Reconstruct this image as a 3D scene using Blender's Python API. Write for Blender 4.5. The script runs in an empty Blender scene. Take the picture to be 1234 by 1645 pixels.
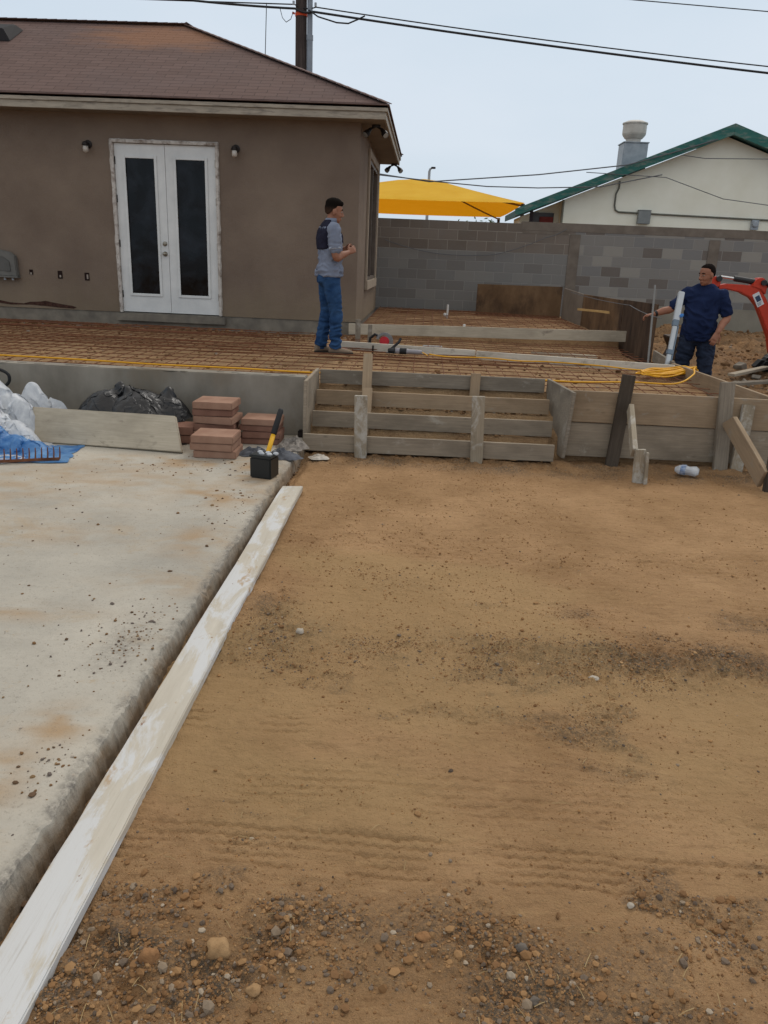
import bpy, bmesh, math, random
import numpy as np
from mathutils import Vector, Matrix, noise as mnoise
R = math.radians
rnd = random.Random(7)
V = Vector
scene = bpy.context.scene
COL = scene.collection

# ------------------------------------------------------------------ camera
cam_d = bpy.data.cameras.new('camera'); cam = bpy.data.objects.new('camera', cam_d); COL.objects.link(cam)
cam_d.sensor_fit = 'VERTICAL'; cam_d.sensor_height = 36.0; cam_d.lens = 1243.0/1645.0*36.0
cam_d.clip_start = 0.05; cam_d.clip_end = 2000
YAW, PITCH, ROLL = R(2.3), R(18.2), R(2.4)
f0 = V((-math.sin(YAW), math.cos(YAW), 0)); r0 = V((math.cos(YAW), math.sin(YAW), 0)); u0 = V((0, 0, 1))
fw = f0*math.cos(PITCH)-u0*math.sin(PITCH); up = u0*math.cos(PITCH)+f0*math.sin(PITCH)
rt = r0*math.cos(ROLL)+up*math.sin(ROLL); up2 = up*math.cos(ROLL)-r0*math.sin(ROLL)
M = Matrix.Identity(4)
for i in range(3):
    M[i][0] = rt[i]; M[i][1] = up2[i]; M[i][2] = -fw[i]
M[2][3] = 1.6
cam.matrix_world = M
scene.camera = cam

# ------------------------------------------------------------------ world, sun, exposure
SUN_EL, SUN_AZ = R(48), R(24)
world = bpy.data.worlds.new('World'); scene.world = world; world.use_nodes = True
nt = world.node_tree; nt.nodes.clear()
def N(nt, typ, **kw):
    n = nt.nodes.new(typ)
    for k, v in kw.items():
        if k.startswith('i_'): n.inputs[k[2:].replace('_', ' ')].default_value = v
        else: setattr(n, k, v)
    return n
out = N(nt, 'ShaderNodeOutputWorld'); bg = N(nt, 'ShaderNodeBackground')
sky = N(nt, 'ShaderNodeTexSky'); sky.sky_type = 'NISHITA'; sky.sun_disc = False
sky.sun_elevation = SUN_EL; sky.sun_rotation = SUN_AZ; sky.dust_density = 3.0
tc = N(nt, 'ShaderNodeTexCoord')
mp = N(nt, 'ShaderNodeMapping'); mp.inputs['Scale'].default_value = (1.0, 1.0, 3.2)
nz = N(nt, 'ShaderNodeTexNoise'); nz.inputs['Scale'].default_value = 1.6; nz.inputs['Detail'].default_value = 5; nz.inputs['Roughness'].default_value = 0.5
cr = N(nt, 'ShaderNodeValToRGB')
cr.color_ramp.elements[0].position = 0.30; cr.color_ramp.elements[0].color = (5.7, 6.9, 8.0, 1)
cr.color_ramp.elements[1].position = 0.70; cr.color_ramp.elements[1].color = (6.9, 7.75, 8.7, 1)
mx = N(nt, 'ShaderNodeMix', data_type='RGBA'); mx.inputs[0].default_value = 0.93
nt.links.new(tc.outputs['Generated'], mp.inputs['Vector']); nt.links.new(mp.outputs[0], nz.inputs['Vector'])
nt.links.new(nz.outputs['Fac'], cr.inputs['Fac'])
sz = N(nt, 'ShaderNodeSeparateXYZ'); nt.links.new(tc.outputs['Generated'], sz.inputs[0])
zr = N(nt, 'ShaderNodeMapRange', interpolation_type='SMOOTHSTEP'); zr.inputs[1].default_value = 0.30; zr.inputs[2].default_value = 0.85; nt.links.new(sz.outputs[2], zr.inputs[0])
zm = N(nt, 'ShaderNodeMix', data_type='RGBA'); nt.links.new(zr.outputs[0], zm.inputs[0]); nt.links.new(cr.outputs[0], zm.inputs[6]); zm.inputs[7].default_value = (9.6, 9.2, 8.6, 1)   # an overcast sky is brightest overhead
nt.links.new(sky.outputs[0], mx.inputs[6]); nt.links.new(zm.outputs[2], mx.inputs[7])
nt.links.new(mx.outputs[2], bg.inputs['Color']); bg.inputs['Strength'].default_value = 0.1
nt.links.new(bg.outputs[0], out.inputs['Surface'])
sd = bpy.data.lights.new('sun', 'SUN'); sd.energy = 1.0; sd.angle = R(22); sd.color = (1.0, 0.96, 0.9)
sun = bpy.data.objects.new('sun', sd); COL.objects.link(sun)
sdir = V((math.sin(SUN_AZ)*math.cos(SUN_EL), math.cos(SUN_AZ)*math.cos(SUN_EL), math.sin(SUN_EL)))
sun.rotation_euler = sdir.to_track_quat('Z', 'Y').to_euler(); sun.location = (0, 0, 30)
vs = scene.view_settings; vs.view_transform = 'Standard'; vs.look = 'None'; vs.gamma = 1; vs.exposure = 0.0
vs.use_curve_mapping = False
scene.render.engine = 'CYCLES'; scene.cycles.use_denoising = True
scene.cycles.max_bounces = 6

# ------------------------------------------------------------------ helpers: materials
def lin(r, g=None, b=None):
    if g is None: g = b = r
    f = lambda c: (c/255/12.92) if c/255 <= .04045 else ((c/255+.055)/1.055)**2.4
    return (f(r), f(g), f(b), 1)
def base(name, rough=0.85, spec=0.25):
    m = bpy.data.materials.new(name); m.use_nodes = True
    nt = m.node_tree; b = nt.nodes['Principled BSDF']
    b.inputs['Roughness'].default_value = rough; b.inputs['Specular IOR Level'].default_value = spec
    return m, nt, b
def ramp(nt, fac, stops, interp='LINEAR'):
    c = N(nt, 'ShaderNodeValToRGB'); c.color_ramp.interpolation = interp
    e = c.color_ramp.elements
    while len(e) < len(stops): e.new(0.5)
    for el, (p, col) in zip(e, stops): el.position = p; el.color = col
    nt.links.new(fac, c.inputs['Fac']); return c.outputs['Color']
def ntex(nt, vec, scale, detail=4, rough=0.55, dist=0):
    n = N(nt, 'ShaderNodeTexNoise'); n.inputs['Scale'].default_value = scale; n.inputs['Detail'].default_value = detail
    n.inputs['Roughness'].default_value = rough; n.inputs['Distortion'].default_value = dist
    nt.links.new(vec, n.inputs['Vector']); return n.outputs['Fac']
def mapping(nt, vec, scale=(1, 1, 1), loc=(0, 0, 0), rot=(0, 0, 0)):
    m = N(nt, 'ShaderNodeMapping'); m.inputs['Scale'].default_value = scale; m.inputs['Location'].default_value = loc
    m.inputs['Rotation'].default_value = rot
    nt.links.new(vec, m.inputs['Vector']); return m.outputs[0]
def mix(nt, fac, a, b, blend='MIX'):
    m = N(nt, 'ShaderNodeMix', data_type='RGBA', blend_type=blend)
    for sock, v in ((m.inputs[0], fac), (m.inputs[6], a), (m.inputs[7], b)):
        if hasattr(v, 'is_linked'): nt.links.new(v, sock)
        else: sock.default_value = v
    return m.outputs[2]
def math_(nt, op, a, b=0.0):
    m = N(nt, 'ShaderNodeMath', operation=op)
    for sock, v in ((m.inputs[0], a), (m.inputs[1], b)):
        if hasattr(v, 'is_linked'): nt.links.new(v, sock)
        else: sock.default_value = v
    return m.outputs[0]
def bump(nt, b, height, strength=0.3, dist=0.01):
    n = N(nt, 'ShaderNodeBump'); n.inputs['Strength'].default_value = strength; n.inputs['Distance'].default_value = dist
    nt.links.new(height, n.inputs['Height']); nt.links.new(n.outputs[0], b.inputs['Normal'])
def objco(nt): return N(nt, 'ShaderNodeTexCoord').outputs['Object']
def worldpos(nt): return N(nt, 'ShaderNodeNewGeometry').outputs['Position']

def mottled(name, c0, c1, scale=6, rough=0.85, spec=0.25, bs=0.25, bd=0.004, bscale=60, c2=None, sc2=2.0, stretch=(1, 1, 1)):
    m, nt, b = base(name, rough, spec)
    co = objco(nt)
    col = ramp(nt, ntex(nt, mapping(nt, co, stretch), scale, 6, 0.6), [(0.32, c0), (0.68, c1)])
    if c2: col = mix(nt, ramp(nt, ntex(nt, mapping(nt, co, stretch, (3, 7, 1)), sc2, 6, 0.65), [(0.48, (0, 0, 0, 1)), (0.68, (1, 1, 1, 1))]), col, c2)
    nt.links.new(col, b.inputs['Base Color'])
    if bs: bump(nt, b, ntex(nt, co, bscale, 4, 0.6), bs, bd)
    return m
def plain(name, c, rough=0.5, spec=0.4, metal=0.0, var=0.12):
    m, nt, b = base(name, rough, spec)
    d = tuple(x*(1-var) for x in c[:3])+(1,)
    col = ramp(nt, ntex(nt, objco(nt), 14, 5, 0.6), [(0.3, d), (0.7, c)])
    nt.links.new(col, b.inputs['Base Color']); b.inputs['Metallic'].default_value = metal
    return m
def wood(name, c0, c1, stain=None, stain_amt=0.62, knots=True, rough=0.85):
    """sawn timber; grain runs along the board's own X axis"""
    m, nt, b = base(name, rough, 0.2)
    co = objco(nt)
    oi = N(nt, 'ShaderNodeObjectInfo')
    off = N(nt, 'ShaderNodeVectorMath', operation='SCALE'); off.inputs[0].default_value = (13, 7, 5)
    nt.links.new(oi.outputs['Random'], off.inputs['Scale'])
    ad = N(nt, 'ShaderNodeVectorMath', operation='ADD'); nt.links.new(co, ad.inputs[0]); nt.links.new(off.outputs[0], ad.inputs[1])
    co = ad.outputs[0]
    g = ntex(nt, mapping(nt, co, (1.2, 28, 28)), 3.0, 6, 0.65, 0.6)
    col = ramp(nt, g, [(0.28, c0), (0.72, c1)])
    big = ntex(nt, mapping(nt, co, (1, 2, 2)), 2.2, 5, 0.6)
    dk = tuple(x*0.72 for x in c0[:3])+(1,)
    col = mix(nt, ramp(nt, big, [(0.45, (0, 0, 0, 1)), (0.75, (0.8, 0.8, 0.8, 1))]), col, dk)
    if knots:
        v = N(nt, 'ShaderNodeTexVoronoi'); v.inputs['Scale'].default_value = 3.0
        nt.links.new(mapping(nt, co, (1, 2.2, 2.2)), v.inputs['Vector'])
        kn = ramp(nt, v.outputs['Distance'], [(0.0, (1, 1, 1, 1)), (0.085, (0, 0, 0, 1))])
        col = mix(nt, math_(nt, 'MULTIPLY', kn, 0.6), col, tuple(x*0.45 for x in c0[:3])+(1,))
    if stain:
        s = ntex(nt, mapping(nt, co, (1, 1.5, 1.5), (5, 2, 9)), 4.5, 8, 0.7, 0.4)
        col = mix(nt, ramp(nt, s, [(stain_amt-0.06, (0, 0, 0, 1)), (stain_amt+0.06, (1, 1, 1, 1))]), col, stain)
    nt.links.new(col, b.inputs['Base Color'])
    bump(nt, b, g, 0.25, 0.003)
    return m

# ------------------------------------------------------------------ helpers: objects
W = {}
def link(o, parent=None, world=None):
    COL.objects.link(o)
    world = world or Matrix.Identity(4)
    if parent:
        o.parent = parent; o.matrix_basis = W[parent].inverted() @ world
    else: o.matrix_basis = world
    W[o] = world; return o
def tag(o, label=None, cat=None, group=None, kind=None):
    if label: o['label'] = label
    if cat: o['category'] = cat
    if group: o['group'] = group
    if kind: o['kind'] = kind
    return o
def thing(name, label, cat, loc, rotz=0, group=None):
    o = bpy.data.objects.new(name, None); o.empty_display_size = 0.1
    link(o, None, Matrix.Translation(loc) @ Matrix.Rotation(rotz, 4, 'Z'))
    return tag(o, label, cat, group)
class MB:
    def __init__(s): s.v = []; s.f = []; s.mi = []
    def add(s, vs, fs, mi=0):
        k = len(s.v); s.v += [V(p) for p in vs]; s.f += [tuple(i+k for i in f) for f in fs]; s.mi += [mi]*len(fs)
    def box(s, lo, hi, mi=0, M=None):
        x0, y0, z0 = lo; x1, y1, z1 = hi
        vs = [V(p) for p in ((x0,y0,z0),(x1,y0,z0),(x1,y1,z0),(x0,y1,z0),(x0,y0,z1),(x1,y0,z1),(x1,y1,z1),(x0,y1,z1))]
        if M: vs = [M @ p for p in vs]
        s.add(vs, [(0,3,2,1),(4,5,6,7),(0,1,5,4),(1,2,6,5),(2,3,7,6),(3,0,4,7)], mi)
    def bar(s, p0, p1, w, h, upv=(0, 0, 1), mi=0):
        p0, p1 = V(p0), V(p1); x = (p1-p0); L = x.length; x.normalize()
        z = V(upv); y = z.cross(x).normalized(); z = x.cross(y)
        Mx = Matrix(((x[0],y[0],z[0],p0[0]),(x[1],y[1],z[1],p0[1]),(x[2],y[2],z[2],p0[2]),(0,0,0,1)))
        s.box((0,-w/2,-h/2),(L,w/2,h/2), mi, Mx)
    def tube(s, pts, r, n=8, mi=0, closed=False, cap=True):
        pts = [V(p) for p in pts]; m = len(pts); rr = r if isinstance(r, (list, tuple)) else [r]*m
        k = len(s.v); prev = None
        for i, p in enumerate(pts):
            a = pts[i-1] if (i > 0 or closed) else p; c = pts[(i+1) % m] if (i < m-1 or closed) else p
            t = (c-a).normalized()
            if prev is None: prev = V((0,0,1)) if abs(t.z) < 0.9 else V((1,0,0))
            y = prev.cross(t); y = y.normalized() if y.length > 1e-6 else t.orthogonal().normalized(); z = t.cross(y).normalized(); prev = z
            for j in range(n):
                q = 2*math.pi*j/n; s.v.append(p+y*math.cos(q)*rr[i]+z*math.sin(q)*rr[i])
        for i in range(m if closed else m-1):
            for j in range(n):
                a = k+i*n+j; b_ = k+i*n+(j+1) % n; c = k+((i+1) % m)*n+(j+1) % n; d = k+((i+1) % m)*n+j
                s.f.append((a,b_,c,d)); s.mi.append(mi)
        if cap and not closed:
            s.f.append(tuple(k+j for j in range(n))[::-1]); s.mi.append(mi)
            s.f.append(tuple(k+(m-1)*n+j for j in range(n))); s.mi.append(mi)
    def lathe(s, prof, c, n=24, mi=0, M=None):
        k = len(s.v)
        for r_, z in prof:
            for j in range(n):
                q = 2*math.pi*j/n; p = V((r_*math.cos(q), r_*math.sin(q), z))
                s.v.append((M @ p if M else p)+V(c))
        for i in range(len(prof)-1):
            for j in range(n):
                s.f.append((k+i*n+j, k+i*n+(j+1) % n, k+(i+1)*n+(j+1) % n, k+(i+1)*n+j)); s.mi.append(mi)
        s.f.append(tuple(k+j for j in range(n))[::-1]); s.mi.append(mi)
        s.f.append(tuple(k+(len(prof)-1)*n+j for j in range(n))); s.mi.append(mi)
    def prism(s, poly, vec, mi=0):
        """poly: list of 3D points (a flat outline), extruded along vec"""
        n = len(poly); vs = [V(p) for p in poly]+[V(p)+V(vec) for p in poly]
        s.add(vs, [tuple(range(n))[::-1], tuple(range(n, 2*n))]+[(i, (i+1) % n, n+(i+1) % n, n+i) for i in range(n)], mi)
    def ball(s, c, r, n=10, M=None, mi=0):
        r = r if isinstance(r, (tuple, list)) else (r, r, r); k = len(s.v); c = V(c)
        h = max(4, n//2+1)
        s.v.append(c+(M @ V((0,0,-r[2])) if M else V((0,0,-r[2]))))
        for i in range(1, h):
            t = -math.pi/2+math.pi*i/h
            for j in range(n):
                q = 2*math.pi*j/n; p = V((r[0]*math.cos(t)*math.cos(q), r[1]*math.cos(t)*math.sin(q), r[2]*math.sin(t)))
                s.v.append(c+(M @ p if M else p))
        s.v.append(c+(M @ V((0,0,r[2])) if M else V((0,0,r[2])))); e = len(s.v)-1
        for j in range(n):
            s.f.append((k, k+1+(j+1) % n, k+1+j)); s.mi.append(mi)
            s.f.append((e, e-n+j, e-n+(j+1) % n)); s.mi.append(mi)
        for i in range(h-2):
            for j in range(n):
                a = k+1+i*n; s.f.append((a+j, a+(j+1) % n, a+n+(j+1) % n, a+n+j)); s.mi.append(mi)
    def build(s, name, mats, parent=None, bevel=0, smooth=False, origin=None, seg=2, local=False):
        """verts are in world space (or in the parent's own space when local)"""
        me = bpy.data.meshes.new(name)
        if not isinstance(mats, (list, tuple)): mats = [mats]
        for m in mats: me.materials.append(m)
        vs = s.v; Wm = Matrix.Identity(4)
        if parent:
            Wm = W[parent]
            if not local: inv = Wm.inverted(); vs = [inv @ p for p in vs]
        else:
            if origin is None:
                o = V((sum(p.x for p in vs)/len(vs), sum(p.y for p in vs)/len(vs), min(p.z for p in vs)))
            else: o = V(origin)
            vs = [p-o for p in vs]; Wm = Matrix.Translation(o)
        me.from_pydata(vs, [], s.f)
        me.polygons.foreach_set('material_index', s.mi)
        bm = bmesh.new(); bm.from_mesh(me)
        bmesh.ops.recalc_face_normals(bm, faces=bm.faces)
        if bevel:
            ed = [e for e in bm.edges if len(e.link_faces) == 2 and e.calc_face_angle(0) > 0.5]
            bmesh.ops.bevel(bm, geom=ed, offset=bevel, segments=seg, affect='EDGES', clamp_overlap=True)
        bm.to_mesh(me); bm.free()
        if smooth: me.polygons.foreach_set('use_smooth', [True]*len(me.polygons))
        me.update()
        return link(bpy.data.objects.new(name, me), parent, Wm)
def np_mesh(name, verts, faces, mats, parent=None, smooth=True, origin=(0, 0, 0)):
    me = bpy.data.meshes.new(name)
    me.from_pydata((np.asarray(verts)-np.asarray(origin)).tolist(), [], faces)
    for m in (mats if isinstance(mats, (list, tuple)) else [mats]): me.materials.append(m)
    if smooth: me.polygons.foreach_set('use_smooth', [True]*len(me.polygons))
    me.update()
    return link(bpy.data.objects.new(name, me), parent, Matrix.Translation(origin))
def board(name, p0, p1, w, t, wdir, mat, parent=None, bev=0.003, warp=0.003, cut0=0.0, cut1=0.0, seed=None, taper=None):
    """a sawn board whose centre line runs p0 -> p1; w across wdir, t across the third axis"""
    p0, p1 = V(p0), V(p1); x = p1-p0; L = x.length; x.normalize()
    y = V(wdir); y = (y-x*y.dot(x)).normalized(); z = x.cross(y)
    c = (p0+p1)/2
    Mx = Matrix(((x[0],y[0],z[0],c[0]),(x[1],y[1],z[1],c[1]),(x[2],y[2],z[2],c[2]),(0,0,0,1)))
    n = max(2, int(L/0.12)); k = seed if seed is not None else rnd.random()*90
    vs, fs = [], []
    for i in range(n+1):
        u = -L/2+L*i/n; d = warp*mnoise.noise(V((u*0.9+k, 0.3, k))); e = warp*mnoise.noise(V((u*0.9, k, 4.0)))
        ww = w
        if taper and i == n: ww = w*taper
        for (sy, sz) in ((-1,-1),(1,-1),(1,1),(-1,1)):
            j = 0.35*warp*mnoise.noise(V((u*7+sy*3, k+sz*5, 1)))
            uu = u+(cut0*sy if i == 0 else 0)+(cut1*sy if i == n else 0)
            vs.append(V((uu, sy*ww/2+e+j, sz*t/2+d)))
    for i in range(n):
        a = i*4
        for q in range(4): fs.append((a+q, a+(q+1) % 4, a+4+(q+1) % 4, a+4+q))
    fs += [(3,2,1,0), (n*4, n*4+1, n*4+2, n*4+3)]
    me = bpy.data.meshes.new(name); me.from_pydata(vs, [], fs); me.materials.append(mat)
    bm = bmesh.new(); bm.from_mesh(me); bmesh.ops.recalc_face_normals(bm, faces=bm.faces)
    if bev:
        ed = [e for e in bm.edges if e.calc_face_angle(0) > 0.6]
        bmesh.ops.bevel(bm, geom=ed, offset=bev, segments=2, affect='EDGES')
    bm.to_mesh(me); bm.free(); me.update()
    return link(bpy.data.objects.new(name, me), parent, Mx)
# vectorised value noise
def _hash(ix, iy, s):
    h = (ix.astype(np.int64)*374761393+iy.astype(np.int64)*668265263+s*1442695041) & 0xffffffff
    h = ((h ^ (h >> 13))*1274126177) & 0xffffffff
    return ((h ^ (h >> 16)) & 0xffff)/65535.0
def vnoise(x, y, s=0):
    ix = np.floor(x); iy = np.floor(y); fx = x-ix; fy = y-iy
    fx = fx*fx*fx*(fx*(fx*6-15)+10); fy = fy*fy*fy*(fy*(fy*6-15)+10)
    a = _hash(ix,iy,s); b = _hash(ix+1,iy,s); c = _hash(ix,iy+1,s); d = _hash(ix+1,iy+1,s)
    return (a*(1-fx)+b*fx)*(1-fy)+(c*(1-fx)+d*fx)*fy-0.5
def fbm(x, y, s=0, o=4, g=0.5):
    t = np.zeros_like(x); a = 1.0
    for i in range(o):
        t += a*vnoise(x*2**i+i*17.3, y*2**i-i*9.1, s+i); a *= g
    return t
def smooth01(a, b, x):
    t = np.clip((x-a)/(b-a), 0, 1); return t*t*(3-2*t)
def grid_faces(nx, ny):
    i = np.arange(nx-1)[None, :]+np.arange(ny-1)[:, None]*nx
    return np.stack([i, i+1, i+1+nx, i+nx], -1).reshape(-1, 4).tolist()
# ------------------------------------------------------------------ materials
ST = (0, 0, 0, 1); WH = (1, 1, 1, 1)
def m_dirt(name='dirt', c0=lin(156,122,86), c1=lin(186,149,110), dark=lin(130,99,69), attr=True):
    m, nt, b = base(name, 0.95, 0.12)
    p = worldpos(nt)
    a = ntex(nt, p, 1.6, 7, 0.62); col = ramp(nt, a, [(0.34, c0), (0.66, c1)])
    st = ntex(nt, mapping(nt, p, (1.2, 6.5, 1)), 5, 8, 0.8)
    col = mix(nt, math_(nt, 'MULTIPLY', ramp(nt, st, [(0.52, ST), (0.66, WH)]), 0.6), col, dark)
    pl = ntex(nt, mapping(nt, p, (1.6, 5, 1), (3, 9, 0)), 7, 7, 0.75)
    col = mix(nt, math_(nt, 'MULTIPLY', ramp(nt, pl, [(0.52, ST), (0.68, WH)]), 0.5), col, lin(192,157,113))
    sp = ntex(nt, p, 34, 5, 0.75)
    col = mix(nt, math_(nt, 'MULTIPLY', ramp(nt, sp, [(0.56, ST), (0.70, WH)]), 0.5), col, dark)
    gr = ntex(nt, p, 190, 3, 0.7)
    col = mix(nt, math_(nt, 'MULTIPLY', ramp(nt, gr, [(0.55, ST), (0.72, WH)]), 0.3), col, lin(188,160,124))
    if attr:
        at = N(nt, 'ShaderNodeAttribute'); at.attribute_name = 'soil'
        s = N(nt, 'ShaderNodeSeparateColor'); nt.links.new(at.outputs['Color'], s.inputs[0])
        g = ntex(nt, p, 95, 4, 0.75)
        col = mix(nt, math_(nt, 'MULTIPLY', s.outputs[0], ramp(nt, ntex(nt, p, 22, 6, .75), [(.36, (.15,)*3+(1,)), (.62, (.75,)*3+(1,))])), col, lin(112,80,52))          # loose damp soil
        gf = math_(nt, 'MULTIPLY', s.outputs[1], ramp(nt, g, [(0.40, ST), (0.56, WH)]))
        col = mix(nt, gf, col, lin(96,86,74))                                                  # grey grit
        col = mix(nt, math_(nt, 'MULTIPLY', s.outputs[2], 0.55), col, lin(176,146,104))        # dry pale silt
    nt.links.new(col, b.inputs['Base Color'])
    h = math_(nt, 'ADD', ntex(nt, p, 45, 6, 0.7), math_(nt, 'MULTIPLY', ntex(nt, p, 210, 3, 0.6), 0.35))
    bump(nt, b, h, 1.0, 0.02)
    return m
DIRT = m_dirt()
FILL = m_dirt('fill_soil', lin(142,112,82), lin(176,145,110), lin(108,82,60), False)
def m_concrete(name, c0, c1, dirt, amt, dark, crack=True):
    m, nt, b = base(name, 0.88, 0.25); p = worldpos(nt)
    col = ramp(nt, ntex(nt, p, 1.3, 8, 0.6), [(0.35, c0), (0.65, c1)])
    fine = ntex(nt, p, 28, 6, 0.7)
    col = mix(nt, math_(nt, 'MULTIPLY', ramp(nt, fine, [(0.5, ST), (0.75, WH)]), 0.3), col, dark)
    d = ntex(nt, mapping(nt, p, (1, 1, 1), (4.3, 1.7, 0)), 1.9, 8, 0.68, 0.5)
    col = mix(nt, ramp(nt, d, [(amt, ST), (amt+0.16, (0.62, 0.62, 0.62, 1))]), col, dirt)
    e = ntex(nt, mapping(nt, p, (1, 1.6, 1), (9, 3, 0)), 7, 7, 0.75)
    col = mix(nt, math_(nt, 'MULTIPLY', ramp(nt, e, [(0.62, ST), (0.70, WH)]), 0.55), col, dirt)
    w = ntex(nt, mapping(nt, p, (0.35, 5, 1), (1, 8, 0)), 7, 8, 0.8)
    col = mix(nt, math_(nt, 'MULTIPLY', ramp(nt, w, [(0.5, ST), (0.74, WH)]), 0.22), col, lin(196,188,174))
    at = N(nt, 'ShaderNodeAttribute'); at.attribute_name = 'soil'
    s = N(nt, 'ShaderNodeSeparateColor'); nt.links.new(at.outputs['Color'], s.inputs[0])
    col = mix(nt, math_(nt, 'MULTIPLY', s.outputs[0], 0.8), col, lin(160,130,94))     # trodden-in soil
    pit = ntex(nt, p, 85, 4, 0.75)
    col = mix(nt, math_(nt, 'MULTIPLY', ramp(nt, pit, [(0.57, ST), (0.66, WH)]), 0.45), col, lin(112,104,94))
    col = mix(nt, math_(nt, 'MULTIPLY', s.outputs[1], ramp(nt, ntex(nt, p, 60, 4, .75), [(.38, (.2,)*3+(1,)), (.6, WH)])), col, lin(106,101,95))   # bare aggregate along the broken edge
    col = mix(nt, math_(nt, 'MULTIPLY', s.outputs[2], ramp(nt, ntex(nt, p, 9, 5, .7), [(.3, (.45,)*3+(1,)), (.6, (.95,)*3+(1,))])), col, lin(120,100,78))           # soil stuck to the slab's side
    nt.links.new(col, b.inputs['Base Color'])
    bump(nt, b, math_(nt, 'ADD', fine, math_(nt, 'ADD', ntex(nt, p, 120, 3, 0.7), math_(nt, 'MULTIPLY', pit, -.6))), 0.4, 0.006)
    return m
DRIVE = m_concrete('driveway_concrete', lin(156,151,141), lin(182,175,162), lin(166,143,112), 0.54, lin(138,130,118))
CWALL = mottled('formed_concrete', lin(118,112,102), lin(150,143,132), 2.6, 0.85, 0.25, 0.3, 0.004, 45, lin(128,116,100), 1.7, (1, 1, 0.6))
FOUND = mottled('foundation_concrete', lin(104,98,90), lin(134,126,114), 5, 0.9, 0.2, 0.4, 0.006, 40)
def m_stucco():
    m, nt, b = base('stucco', 0.92, 0.15); p = worldpos(nt)
    col = ramp(nt, ntex(nt, p, 0.9, 6, 0.6), [(0.3, lin(112,97,86)), (0.7, lin(134,118,104))])
    z = N(nt, 'ShaderNodeSeparateXYZ'); nt.links.new(p, z.inputs[0])
    s = ntex(nt, mapping(nt, p, (3, 3, 0.5)), 3, 5, 0.6)
    zz = math_(nt, 'SUBTRACT', 1.25, math_(nt, 'SUBTRACT', z.outputs[2], math_(nt, 'MULTIPLY', s, 0.5)))
    col = mix(nt, math_(nt, 'MULTIPLY', ramp(nt, zz, [(0.3, ST), (0.9, WH)]), 0.4), col, lin(138,124,98))
    nt.links.new(col, b.inputs['Base Color'])
    bump(nt, b, math_(nt, 'ADD', ntex(nt, p, 70, 4, 0.7), math_(nt, 'MULTIPLY', ntex(nt, p, 9, 3), 0.8)), 0.55, 0.014)
    return m
STUCCO = m_stucco()
def m_shingle():
    m, nt, b = base('asphalt_shingle', 0.93, 0.2)
    uv = N(nt, 'ShaderNodeUVMap').outputs[0]
    br = N(nt, 'ShaderNodeTexBrick'); br.offset = 0.5; br.offset_frequency = 2
    br.inputs['Scale'].default_value = 1.0; br.inputs['Brick Width'].default_value = 0.30; br.inputs['Row Height'].default_value = 0.115
    br.inputs['Mortar Size'].default_value = 0.006; br.inputs['Mortar Smooth'].default_value = 0.6
    br.inputs['Color1'].default_value = lin(100,80,74); br.inputs['Color2'].default_value = lin(109,88,82); br.inputs['Mortar'].default_value = lin(82,66,61)
    nt.links.new(uv, br.inputs['Vector'])
    p = ntex(nt, uv, 0.55, 6, 0.6, 0.3)
    col = mix(nt, ramp(nt, p, [(0.5, ST), (0.72, (0.5, 0.5, 0.5, 1))]), br.outputs['Color'], lin(100,86,84))
    # rusty patch of sun-worn shingles under the ridge
    mpv = N(nt, 'ShaderNodeVectorMath', operation='SUBTRACT'); nt.links.new(uv, mpv.inputs[0]); mpv.inputs[1].default_value = (-4.2, 2.45, 0)
    sc = mapping(nt, mpv.outputs[0], (0.62, 1.25, 1)); ln = N(nt, 'ShaderNodeVectorMath', operation='LENGTH'); nt.links.new(sc, ln.inputs[0])
    d = math_(nt, 'ADD', ln.outputs['Value'], math_(nt, 'MULTIPLY', math_(nt, 'SUBTRACT', ntex(nt, mapping(nt, uv, (0.6, 2.5, 1)), 2.2, 6, 0.7), 0.5), 1.6))
    patch = ramp(nt, d, [(0.35, (0.7, 0.7, 0.7, 1)), (0.95, ST)])
    col = mix(nt, patch, col, mix(nt, 0.5, lin(158,106,70), br.outputs['Color'], 'MULTIPLY') if False else lin(142,100,72))
    g = ntex(nt, uv, 160, 2, 0.7)
    col = mix(nt, math_(nt, 'MULTIPLY', ramp(nt, g, [(0.45, ST), (0.7, WH)]), 0.25), col, lin(60,52,52))
    nt.links.new(col, b.inputs['Base Color'])
    s = N(nt, 'ShaderNodeSeparateXYZ'); nt.links.new(uv, s.inputs[0])
    saw = math_(nt, 'FRACT', math_(nt, 'DIVIDE', s.outputs[1], 0.115))
    bump(nt, b, math_(nt, 'ADD', math_(nt, 'MULTIPLY', saw, -0.8), math_(nt, 'MULTIPLY', br.outputs['Fac'], -0.6)), 0.6, 0.02)
    return m
SHINGLE = m_shingle()
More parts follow.
